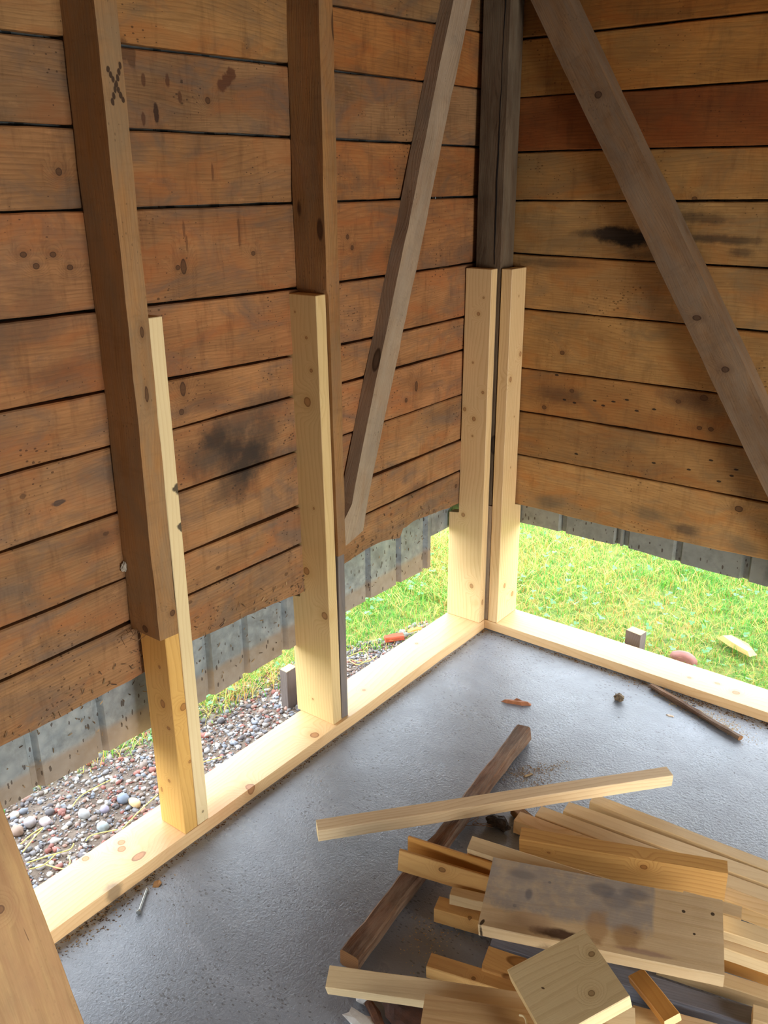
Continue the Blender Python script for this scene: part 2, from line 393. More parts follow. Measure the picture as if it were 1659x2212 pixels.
WALLR = wood('old_wall_boards_golden', (190, 148, 92), (122, 82, 44), ring=90, contrast=.28, rough=.75, aged=.85, hue2=(170, 112, 56), hue3=(132, 112, 82), blotch=.45, bump=.5, fibre=.45, tint_attr=True, cells=False,
             knotcol=(66, 40, 24),
             knots=knotR([(.202, 1.058), (.245, .934), (.146, .863), (.681, .874), (.717, .876), (.607, .948), (.587, 1.545)], .009, .8) + knotR([(.684, .97), (.832, .639)], .013, .8),
             smudges=[(knotR([(.379, 1.437), (.405, 1.428), (.35, 1.44)], .06, .42), (26, 22, 18), .97, .4), (knotR([(.325, 1.441), (.28, 1.44)], .06, .22), (60, 48, 36), .7, .7),
                      (knotR([(.72, 1.434), (.65, 1.437)], .07, .17), (44, 40, 34), .7, .6), (knotR([(.593, 1.494), (.64, 1.49)], .05, .3), (50, 44, 36), .6, .6), (knotR([(.737, 1.402)], .035, .35), (48, 44, 38), .6, .5),
                      (knotR([(.677, .533)], .04, .5), (80, 66, 52), .7, .5), (knotR([(.186, .523), (.55, .56), (.86, .52)], .05, .45), (96, 88, 70), .55, .6),
                      (knotR([(.15, 1.345), (.9, 1.36), (.5, 1.38)], .12, .12), (86, 66, 44), .6, .7), (knotR([(.64, .96), (.2, .91)], .08, .35), (92, 62, 38), .6, .7)],
             marks=[(knotR([(.187, .981), (.257, .895), (.395, .918), (.476, .899), (.532, .912), (.279, .719), (.55, .737), (.665, .736), (.729, .778), (.808, .763), (.797, .741), (.762, .716), (.22, .9), (.33, .912), (.36, .9), (.44, .93)], .0075, .45), (34, 24, 18), .9)])

bL = lerp_fn([(-2.6, .473), (-1.842, .473), (-1.6, .466), (-1.45, .471), (-1.314, .488), (-1.1, .478), (-.905, .468), (-.89, .468), (-.75, .48), (-.68, .488), (-.55, .500), (-.47, .492), (-.40, .478), (-.385, .50), (-.37, .522), (-.36, .508), (-.30, .516), (-.115, .497), (.1, .49)])
fj = noise1(5)
bottomL = lambda t: bL(t) + fj(t * 3) * .0025
bR = lerp_fn([(-.1, .487), (.076, .487), (.5, .482), (.94, .492), (3.6, .49)])
seL = [.475, .619, .735, .898, 1.054, lerp_fn([(-1.72, 1.182), (-.89, 1.165), (0, 1.167)]), lerp_fn([(-1.72, 1.352), (-.89, 1.338), (0, 1.339)]), 1.548, 1.702, lerp_fn([(-1.6, 1.855), (-.85, 1.864), (0, 1.871)]), lerp_fn([(-1.6, 1.99), (0, 2.028)]), 2.20, 2.37, 2.55, 2.70]


def bay(a, b, c, d=None):  # tint changes behind a post where one board ends and the next begins
    return lambda t: a if t < -1.45 else (b if t < -.83 else c)


tL = [(.92, .92, .94), (1.0, .98, .98), (.98, .95, .92), bay((1.0, .96, .94), (.88, .84, .82), (1.05, .92, .86)), (1.04, .94, .86), (1.0, .88, .80), bay((1.05, .95, .9), (.95, .86, .80), (.98, .82, .70)),
      bay((.92, .86, .80), (.92, .86, .78), (.92, .76, .60)), (.78, .80, .84), bay((.98, 1.0, .92), (1.02, 1.02, .86), (.92, .74, .50)), (.72, .76, .74), (.8, .76, .66), (.8, .75, .7), (.8, .75, .7)]
o = board_wall('wall_left', 'y', seL, tL, -4.4, .12, X0, -1, [WALLL], bottomL, 3)
tag(o, 'left wall of old brown horizontal boards with a black smudge', None, None, 'structure'); wallL = o
seR = [.49, .677, .835, .990, lerp_fn([(0, 1.192), (.9, 1.185)]), lerp_fn([(0, 1.370), (.9, 1.361)]), lerp_fn([(0, 1.537), (.9, 1.544)]), 1.683, 1.844, 2.010, 2.19, 2.36, 2.53, 2.70]
tR = [(1.22, 1.20, 1.16), (.88, .82, .74), (.92, .82, .70), (1.06, 1.02, .90), (1.08, 1.04, .96), (.98, .98, .92), (.98, .90, .74), (.56, .31, .17), (1.0, .82, .54), (.78, .56, .30), (.7, .5, .3), (.7, .6, .5), (.7, .6, .5)]  # first entry: lowest board lightened, light from the grass put into its tint
o = board_wall('wall_right', 'x', seR, tR, -.10, 3.72, YR, 1, [WALLR], lambda t: bR(t) + fj(t * 2 + 5) * .0015, 11)
tag(o, 'right wall of old golden brown horizontal boards with a black stain', None, None, 'structure'); wallR = o

# galvanised sheet outside the boards
s = NT('galvanised_sheet', .45); tc = s.add('ShaderNodeNewGeometry').outputs['Position']
n = s.noise(tc, 55, 4, .6); n2 = s.noise(tc, 6, 4); vo = s.add('ShaderNodeTexVoronoi'); s.put(vo.inputs['Vector'], tc); vo.inputs['Scale'].default_value = 38
sp0 = s.add('ShaderNodeSeparateXYZ'); s.put(sp0.inputs[0], tc)
col = s.mix(vo.outputs['Distance'], L_((178, 184, 184)), L_((138, 148, 152)))
col = s.mix(s.math('MULTIPLY', s.rng(sp0.outputs[1], .12, .14), .75), col, L_((146, 146, 132)))
col = s.mix(s.math('MULTIPLY', s.rng(s.noise(tc, 18, 6, .7), .45, .62), .45), col, L_((100, 102, 98)))
col = s.mix(s.math('MULTIPLY', s.rng(n2, .4, .7), .5), col, L_((128, 130, 126)))
sp = s.add('ShaderNodeSeparateXYZ'); s.put(sp.inputs[0], tc)
lowL = s.math('MULTIPLY', s.rng(s.math('ADD', sp.outputs[2], s.math('MULTIPLY', n2, .02)), .362, .345), s.rng(sp.outputs[1], .1, .05))
col = s.mix(s.math('MULTIPLY', lowL, .6), col, L_((168, 142, 112)))
v2 = s.add('ShaderNodeTexVoronoi'); s.put(v2.inputs['Vector'], s.vm('MULTIPLY', tc, (1, 1, .4))); v2.inputs['Scale'].default_value = 60
sk = s.math('LESS_THAN', s.math('ADD', v2.outputs['Distance'], s.math('MULTIPLY', n, .5)), .40)
col = s.mix(s.math('MULTIPLY', sk, .8), col, L_((64, 50, 38)))
s.l.new(col, s.b.inputs['Base Color']); s.b.inputs['Metallic'].default_value = .35; s.bump(n, .2, .002); sheet_m = s.m


def sheet(name, along, lo, hi, pl, out, zb, zt, ribs, parent):
    prof = []; t = lo
    ks = sorted(set([lo, hi] + [r + d for r in ribs for d in (-.016, -.007, .007, .016)])); ks = [k for k in ks if lo <= k <= hi]
    dep = lambda k: .016 if any(abs(k - r) < .0075 for r in ribs) else 0.
    V = []; Fc = []; nz = noise1(len(ribs)); nk = len(ks); dense = []
    for a, b in zip(ks[:-1], ks[1:]):
        m = max(1, int((b - a) / .04)); dense += [(a + (b - a) * j / m, dep(a) + (dep(b) - dep(a)) * j / m) for j in range(m)]
    dense.append((ks[-1], dep(ks[-1]))); zs = [None] + [zt]
    for k, d in dense:
        z0 = zb(k) + nz(k * 2) * .0015
        for z in (z0, z0 + .12, zt):
            for th in (0, .0012):
                p = pl + out * (d + th + (nz(k + z) * .0015)); V.append((p, k, z) if along == 'y' else (k, p, z))
    n = len(dense)
    for i in range(n - 1):
        a = i * 6; b = a + 6
        for j in (0, 2):
            Fc.append((a + j, b + j, b + j + 2, a + j + 2)); Fc.append((a + j + 1, a + j + 3, b + j + 3, b + j + 1))
        Fc.append((a, a + 1, b + 1, b)); Fc.append((a + 4, b + 4, b + 5, a + 5))
    me = bpy.data.meshes.new(name); me.from_pydata(V, [], Fc); me.update()
    o = link(name, me, sheet_m, parent); return o


sheet('metal_cladding', 'y', -4.5, -.145, -.152, -1, lerp_fn([(-3, .285), (-1.85, .285), (-1.42, .274), (-1.2, .262), (-.885, .268), (-.633, .285), (-.3, .277), (-.145, .270)]), 2.72,
      [-1.748 - .178 * k for k in (0, 1, 2, 3, 4, 5)] + [-1.57, -1.39, -1.22, -1.083, -.92, -.70, -.516, -.343, -.18], wallL)
sheet('metal_cladding', 'y', -.141, .15, -.1545, -1, lerp_fn([(-.2, .388), (.2, .388)]), 2.72, [], wallL)
o = sheet('metal_cladding', 'x', -.155, 3.75, .150, 1, lerp_fn([(-.1, .397), (.25, .40), (.46, .402), (.7, .392), (.942, .385), (3.7, .385)]), 2.72,
          [.02, .223, .435, .46, .645, .867] + [1.09 + .2 * k for k in range(13)], wallR)

# rest of the shell (behind and beside the camera): back wall, side wall, roof deck; low doorway and floor gap shaped for the light
shell_m = wood('shell_boards', (104, 72, 46), (70, 46, 28), ring=30, contrast=.3, cells=False)


def slab_box(name, x0, x1, y0, y1, z0, z1, m, kind='structure', label=None, parent=None):
    bm = bmesh.new(); bmesh.ops.create_cube(bm, size=1)
    for v in bm.verts: v.co = Vector((x0 + (v.co.x + .5) * (x1 - x0), y0 + (v.co.y + .5) * (y1 - y0), z0 + (v.co.z + .5) * (z1 - z0)))
    me = bpy.data.meshes.new(name); bm.to_mesh(me); bm.free(); uv_by_grain(me, (1, 0, 0) if (x1 - x0) > (y1 - y0) else (0, 1, 0), 5)
    o = link(name, me, m, parent)
    if kind: o['kind'] = kind
    if label: o['label'] = label
    return o


cl = slab_box('ceiling', -.2, 3.78, -4.5, .17, 2.70, 2.75, shell_m, label='old brown boarded ceiling')
sd = bpy.data.objects.new('wall_side', None); C.objects.link(sd); sd['kind'] = 'structure'
for b in ((3.72, 3.78, -4.4, -2.0, .5, 2.7), (3.72, 3.78, -.9, .15, .5, 2.7), (3.72, 3.78, -2.0, -.9, 1.4, 2.7)): slab_box('wall_panel', *b, shell_m, kind=None, parent=sd)
bk = bpy.data.objects.new('wall_back', None); C.objects.link(bk); bk['kind'] = 'structure'
for b in ((-.1, 3.78, -4.46, -4.4, .5, 2.7),): slab_box('wall_panel', *b, shell_m, kind=None, parent=bk)

# ------------------------------------------------------------------ sill plates
sill_m = wood('sill_pine', (236, 198, 146), (206, 152, 96), ring=60, contrast=.3, rough=.45, blotch=.15, bump=.12, fibre=.15, cells=False, knotcol=(150, 84, 48),
              knots=[(-.109, -1.584, .038, .010, .010, .01), (-.089, -1.598, .038, .011, .011, .01), (-.034, -1.589, .038, .012, .02, .01), (-.133, -1.673, .038, .009, .009, .01), (-.003, -1.234, .034, .016, .014, .02),
                     (-.023, -.945, .038, .015, .014, .012), (-.06, -.66, .038, .006, .006, .01), (-.1, -.303, .038, .006, .006, .01), (.919, .048, .038, .013, .012, .01), (.766, .05, .038, .007, .006, .01), (.853, .069, .038, .010, .006, .01)],
              smudges=[([(-.02, -1.32, .038, .03, .08, .05), (-.1, -1.40, .038, .03, .06, .05), (-.06, -1.52, .038, .05, .05, .05)], (212, 140, 92), .4, .7), ([(0, -1.69, .02, .02, .02, .03)], (96, 84, 70), .6, .5)])
seg = lambda a, b, n: [a + (b - a) * i / n for i in range(n + 1)]
wa = noise1(31)
poly = [(-.146, -4.3), (-.146, .146), (-.002, .146), (-.002, .0)] + [(0 + wa(y * 2) * .0015, y) for y in seg(0, -4.3, 60)]
o = prism('sill_plate', poly, 'z', 0.0, .038, (0, 1, 0), [sill_m, end_pine], 21, bev=0)
tag(o, 'fresh pine sill plate lying along the left wall', 'sill plate')
poly = [(0.001, .001)] + [(x, .0 + wa(x * 2 + 9) * .0015 - .012 * max(0, x - .3)) for x in seg(.02, 3.7, 50)] + [(3.7, .10)] + [(1.0, .128), (.4, .144), (0.001, .147)]
o = prism('sill_plate', poly, 'z', 0.004, .0385, (1, 0, 0), [sill_m, end_pine], 22, bev=0)
tag(o, 'fresh pine sill plate lying along the right wall', 'sill plate')

# ------------------------------------------------------------------ posts and studs
KC = (150, 92, 50)


def stud_mat(name, knots, **k):
    a = dict(base=(232, 200, 148), dark=(204, 160, 102), ring=75, contrast=.4, rough=.5, blotch=.1, bump=.12, fibre=.12, knotcol=KC, cells=False, knots=knots); a.update(k); return wood(name, **a)


m = stud_mat('corner_stud_pine', [(-.028, -.036, 1.236, .004, .01, .004), (-.046, -.036, 1.182, .007, .01, .007), (-.051, -.036, .821, .008, .01, .009), (-.084, -.036, .456, .008, .01, .009), (-.039, -.036, .182, .008, .01, .010),
                                  (-.062, -.036, 1.017, .004, .01, .004), (-.019, -.036, .919, .006, .01, .006), (-.055, -.036, .759, .004, .01, .004), (0, -.02, .12, .01, .006, .012), (-.09, -.036, .85, .007, .01, .008)])
o = prism('stud', [(-.145, .0385), (0, .0385), (0, 1.328), (-.099, 1.328), (-.104, .462), (-.145, .455)], 'y', -.037, -.0005, (0, 0, 1), [m, end_pine], 41)
tag(o, 'notched fresh pine stud on the left side of the corner', 'stud', 'new pine studs')
m = stud_mat('corner_stud_pine_b', [(.054, .053, 1.238, .01, .003, .004), (.054, .082, 1.041, .01, .008, .009), (.054, .022, .963, .01, .008, .011), (.054, .06, .825, .01, .003, .003), (.054, .051, .641, .01, .003, .004),
                                    (.054, .047, .178, .01, .008, .010), (.054, .11, .12, .01, .010, .011)], contrast=.5)
o = prism('stud', [(.001, .0395), (.146, .0395), (.144, .472), (.099, .488), (.097, 1.328), (.001, 1.328)], 'x', .0145, .054, (0, 0, 1), [m, end_pine], 42)
tag(o, 'notched fresh pine stud on the right side of the corner', 'stud', 'new pine studs')
m = stud_mat('middle_stud_pine', [(-.056, -.883, 1.046, .013, .014, .014), (-.037, -.885, 1.133, .006, .01, .006), (-.049, -.887, 1.218, .0045, .01, .004), (-.085, -.887, 1.282, .003, .01, .003), (-.051, -.878, .741, .004, .01, .005),
                                  (-.091, -.876, .537, .012, .012, .013), (-.028, -.873, .41, .013, .012, .014), (-.092, -.868, .10, .004, .01, .004)], base=(222, 192, 136), dark=(190, 150, 90), contrast=.35)
o = prism('stud', [(-.160, .0385), (-.010, .0385), (-.010, 1.328), (-.121, 1.328), (-.124, .446), (-.162, .438)], 'y', -.0205, .0175, (0, 0, 1), [m, end_pine], 43, parent=None)
for v in o.data.vertices: v.co.y += 0
o.data.transform(Matrix.Translation((0, -.850 - .0, 0)) @ Matrix.Rotation(math.radians(.85), 4, 'X'))
tag(o, 'broad notched fresh pine stud with a round knot, beside the middle old post', 'stud', 'new pine studs')
m = stud_mat('near_stud_pine', [(-.033, -1.467, .517, .004, .01, .005), (-.036, -1.467, .414, .009, .01, .012), (-.023, -1.467, .349, .007, .01, .005), (-.044, -1.467, .184, .005, .01, .005), (-.079, -1.467, .142, .004, .01, .008), (0, -1.435, .402, .01, .011, .011), (0, -1.432, .241, .01, .005, .005)],
             base=(226, 178, 100), dark=(196, 138, 64))
o = prism('stud', [(-.094, .0385), (0, .0385), (0, .604), (-.094, .604)], 'y', -1.468, -1.427, (0, 0, 1), [m, end_pine], 44)
tag(o, 'short yellowish pine stud holding up the cut old post on the left', 'stud', 'new pine studs')
m = stud_mat('strip_stud_pine', [(0, -1.407, .071, .01, .004, .004)], marks=[([(0, -1.389, .955, .03, .016, .010), (0, -1.387, .951, .03, .012, .014), (0, -1.389, .862, .03, .014, .009), (0, -1.386, .858, .03, .010, .013)], (52, 34, 24), .92)], knotcol=(60, 34, 20), base=(238, 214, 164), dark=(222, 190, 136))
o = prism('stud', [(-.10, .0385), (0, .0385), (0, 1.336), (-.10, 1.336)], 'y', -1.426, -1.389, (0, 0, 1), [m, end_pine], 45)
tag(o, 'tall narrow-faced pale pine stud fixed to the side of the nearest old post', 'stud', 'new pine studs')

o = prism('old_post', [(-1.482, .607), (-1.428, .603), (-1.428, 2.7), (-1.476, 2.7)], 'x', X0 + .001, .001, (0, 0, 1),
          [wood('nearest_post_timber', (182, 136, 86), (108, 70, 36), aged=.7, hue2=(168, 116, 62), hue3=(132, 114, 88), ring=110, contrast=.3, rough=.75, weather=(150, 124, 92), wamt=.4, blotch=.4, bump=.5, fibre=.45, cells=False, knotcol=(60, 32, 18),
                knots=[(0, -1.446, 1.31, .02, .005, .012), (0, -1.45, 1.18, .02, .005, .018), (0, -1.44, .66, .02, .008, .008), (-.05, -1.482, .62, .01, .01, .01)],
                marks=[([(0, -1.462 + .0045 * k, 1.797 - .0085 * k, .02, .004, .006) for k in range(7)] + [(0, -1.434 - .0042 * k, 1.805 - .0105 * k, .02, .004, .007) for k in range(7)], (50, 30, 18), .9)]), end_old], 51, bev=0, sub=.05, rough=.0022)
tag(o, 'nearest old brown post on the left wall, sawn off above a short stud', 'post', 'old brown posts')
o = prism('old_post', [(-.8405, .592), (-.806, .592), (-.808, 2.7), (-.858, 2.7), (-.857, 1.34), (-.8505, 1.325)], 'x', X0 + .001, -.001, (0, 0, 1), [old, end_old], 52, bev=0, sub=.05, rough=.0022)
tag(o, 'middle old brown post of the left wall, behind the broad new stud', 'post', 'old brown posts')
o = prism('old_post', [(-.088, .003), (.010, .003), (.0125, .04), (.008, .088), (-.05, .094), (-.09, .09)], 'z', .50, 2.70, (0, 0, 1), [old_dgrey, end_old], 53, bev=.003)
crack = o
tag(o, 'dark grey cracked old post standing in the corner', 'post')
# long drying crack: a thin groove lining, part of the post
V = []; Fc = []; cn = noise1(77); zs = seg(1.34, 2.4, 50)
for z in zs:
    xx = -.018 + .012 * (z - 1.34) + cn(z) * .003; wd = .0022 + .0012 * math.sin(z * 9)
    V += [(xx - wd, .0025, z), (xx + wd, .0025, z), (xx, .0019, z)]
for i in range(len(zs) - 1):
    a = i * 3; Fc += [(a, a + 3, a + 5, a + 2), (a + 2, a + 5, a + 4, a + 1)]
me = bpy.data.meshes.new('drying_crack'); me.from_pydata(V, [], Fc); link('drying_crack', me, plain('crack_dark', (22, 14, 10), .95, 50, .3, (8, 5, 4)), crack)
o = prism('spacer_block', [(-.07, .003), (.0125, .003), (.0125, .07), (-.07, .07)], 'z', .0395, .498, (0, 0, 1), [old_grey, end_old], 54, bev=.001)
tag(o, 'grey brown strip of wood standing between the two corner studs, below the corner post', 'block')
o = prism('spacer_block', [(-.095, -.829), (-.012, -.829), (-.010, -.802), (-.095, -.802)], 'z', .0385, .590, (0, 0, 1), [wood('grey_spacer', (128, 120, 116), (92, 82, 76), ring=120, contrast=.3, rough=.8, cells=False, weather=(150, 128, 104), wamt=.4, blotch=.4), end_old], 55, bev=.001)
tag(o, 'grey weathered strip of wood under the middle old post, right of the broad stud', 'block')

# braces
zt = 2.70; yl = lambda z: -.655 + (z - .845) * .363; yr = lambda z: -.578 + (z - .825) * .370
o = prism('diagonal_brace', [(-.80, .595), (-.780, .583), (-.735, .578), (yr(.62) - .003, .60), (yr(.7), .70), (yr(2.25), 2.25), (yl(2.25), 2.25), (yl(.70), .70), (-.803, .60)], 'x', X0 + .0015, -.058, (0, .36, 1), [old_grey, end_old], 61, bev=0, sub=.05, rough=.0025)
tag(o, 'grey weathered diagonal brace on the left wall, leaning towards the corner', 'brace', 'old diagonal braces')
xl = lambda z: .493 + (1.412 - z) * .63; xu = lambda z: .612 + (1.412 - z) * .63
o = prism('diagonal_brace', [(xl(.30) , .30), (xu(.30), .30), (xu(2.26), 2.26), (.016, 2.26), (.016, (.493-.016)/.63+1.412)], 'y', .022, YR - .001, (-.63, 0, 1), [wood('brace_timber', (150, 118, 84), (88, 62, 40), aged=.6, hue2=(128, 92, 56), hue3=(136, 122, 104), ring=120, contrast=.3, rough=.8, weather=(124, 108, 90), wamt=.5, blotch=.6, bump=.5, fibre=.45, cells=False, knotcol=(56, 32, 20),
          knots=[(.42, .022, 1.42, .012, .02, .016), (.36, .022, 1.60, .010, .02, .012), (.50, .022, 1.30, .014, .02, .014), (.66, .022, 1.22, .014, .02, .008), (.30, .022, 1.83, .012, .02, .010), (.76, .022, 1.08, .012, .02, .009)]), end_old], 62, bev=0, sub=.05, rough=.0022)
tag(o, 'dusty brown diagonal brace across the right wall', 'brace', 'old diagonal braces')

# leaning board near the camera
dv = Vector((-.235, .02, .48)).normalized(); L = .86; p0 = Vector((.245, -1.941, .0)); wv = Vector((0, -1, 0)); wv = (wv - dv * wv.dot(dv)).normalized(); nv = dv.cross(wv).normalized()
if nv.x < 0: nv = -nv
W = .19; T = .020; c = p0 + dv * (L / 2 - .004) + wv * (W / 2) - nv * (T / 2)
m = wood('leaning_board_pine', (200, 160, 104), (152, 106, 58), ring=30, contrast=.4, rough=.6, blotch=.55, fibre=.4, knotcol=(100, 58, 30), cells=False, weather=(176, 128, 84), wamt=.55, aged=.25,
         knots=[(.105, -2.0, .28, .009, .009, .009)], marks=[([(.20 + .004 * k, -1.985 - .002 * k, .15 - .010 * k, .012, .0012, .012) for k in range(6)] + [(.15, -1.975, .22, .02, .001, .02)], (96, 60, 32), .8)])
o = lumber('leaning_board', L, W, T, (0, 0, 0), (0, 0, 0), [m, end_pine], 71, wob=.0008)
yv = -wv; o.matrix_world = Matrix(((dv.x, yv.x, dv.cross(yv).x, c.x), (dv.y, yv.y, dv.cross(yv).y, c.y), (dv.z, yv.z, dv.cross(yv).z, c.z), (0, 0, 0, 1)))
tag(o, 'knotty pine board leaning at the bottom left against the left wall', 'board')

# ------------------------------------------------------------------ loose timber on the floor
def grey_patch(s, col, pos):
    # weathered grey rectangle left by another board; ends sharply towards the right end of the piece
    yaw = math.radians(19.58); q = s.vm('SUBTRACT', pos, (1.0034, -1.2080, .18)); ux = s.vm('DOT_PRODUCT', q, (math.cos(yaw), math.sin(yaw), 0)); uy = s.vm('DOT_PRODUCT', q, (-math.sin(yaw), math.cos(yaw), 0))
    n = s.noise(pos, 26, 5, .65); a = s.rng(s.math('ADD', ux, s.math('MULTIPLY', n, .012)), .114, .107); b = s.rng(s.math('ADD', uy, s.math('MULTIPLY', n, .05)), -.02, .0)
    f = s.math('MULTIPLY', a, b); f = s.math('MULTIPLY', f, s.rng(n, .3, .55, .35, .8)); col = s.mix(f, col, L_((148, 142, 136)))
    for (cx, cy, rx, ry, c, am) in ((-.073, -.070, .062, .012, (70, 46, 32), .95), (-.13, -.055, .05, .02, (176, 146, 116), .5), (-.001, .050, .030, .016, (98, 98, 104), .6), (.06, .055, .032, .014, (100, 100, 106), .55), (.03, .03, .03, .02, (104, 104, 110), .5), (.055, -.045, .030, .028, (150, 112, 66), .7), (-.005, -.035, .022, .04, (160, 122, 78), .6), (-.15, .005, .008, .014, (104, 102, 106), .7), (-.17, .05, .03, .012, (108, 104, 104), .5), (.09, -.072, .05, .006, (120, 88, 92), .5)):
        dd = s.math('SQRT', s.math('ADD', s.math('POWER', s.math('DIVIDE', s.math('SUBTRACT', ux, cx), rx), 2.), s.math('POWER', s.math('DIVIDE', s.math('SUBTRACT', uy, cy), ry), 2.)))
        ff = s.rng(s.math('ADD', dd, s.math('MULTIPLY', s.math('SUBTRACT', n, .5), 1.2)), 1.3, .6, 0., am, True); col = s.mix(ff, col, L_(c))
    return col


big_p = wood('stained_board', (218, 192, 150), (184, 148, 102), ring=40, contrast=.35, rough=.65, blotch=.25, fibre=.25, knotcol=(120, 80, 44), cells=False,
             marks=[([(.884, -1.204, .185, .0035, .003, .05), (.849, -1.292, .17, .0045, .004, .05), (1.1445, -1.12, .19, .004, .004, .05), (1.195, -1.095, .2, .004, .004, .05), (1.18, -1.1565, .19, .003, .003, .05), (1.082, -1.2155, .18, .004, .003, .05), (.812, -1.361, .158, .004, .008, .05)], (44, 30, 20), .92)], patch=grey_patch)
S_knots = wood('square_offcut_pine', (238, 216, 166), (206, 174, 116), ring=55, contrast=.35, rough=.5, blotch=.12, fibre=.15, knotcol=(128, 92, 58), cells=False, knots=[(1.0483, -1.3558, .2196, .0065, .0065, .03), (1.0811, -1.4246, .2069, .0065, .0065, .03)],
               marks=[([(.9982, -1.4527, .188, .004, .002, .03)], (70, 44, 24), .9)])
dknot = wood('thin_board_pine', (214, 168, 104), (182, 128, 66), ring=45, contrast=.3, rough=.5, blotch=.2, fibre=.2, knotcol=(70, 36, 18), cells=False, knots=[(.636, -1.2453, .1128, .0085, .02, .007), (.730, -1.2727, .05, .005, .005, .01), (.824, -1.4087, .054, .005, .005, .01)])
orange_k = wood('orange_side_pine', (218, 172, 104), (178, 122, 62), ring=75, contrast=.5, rough=.45, blotch=.15, fibre=.15, knotcol=(140, 84, 40), cells=False, knots=[(1.0037, -.9583, .1126, .009, .01, .008), (.80, -1.034, .099, .004, .01, .003)])
P_ = pine_pale; Kp = pine_k
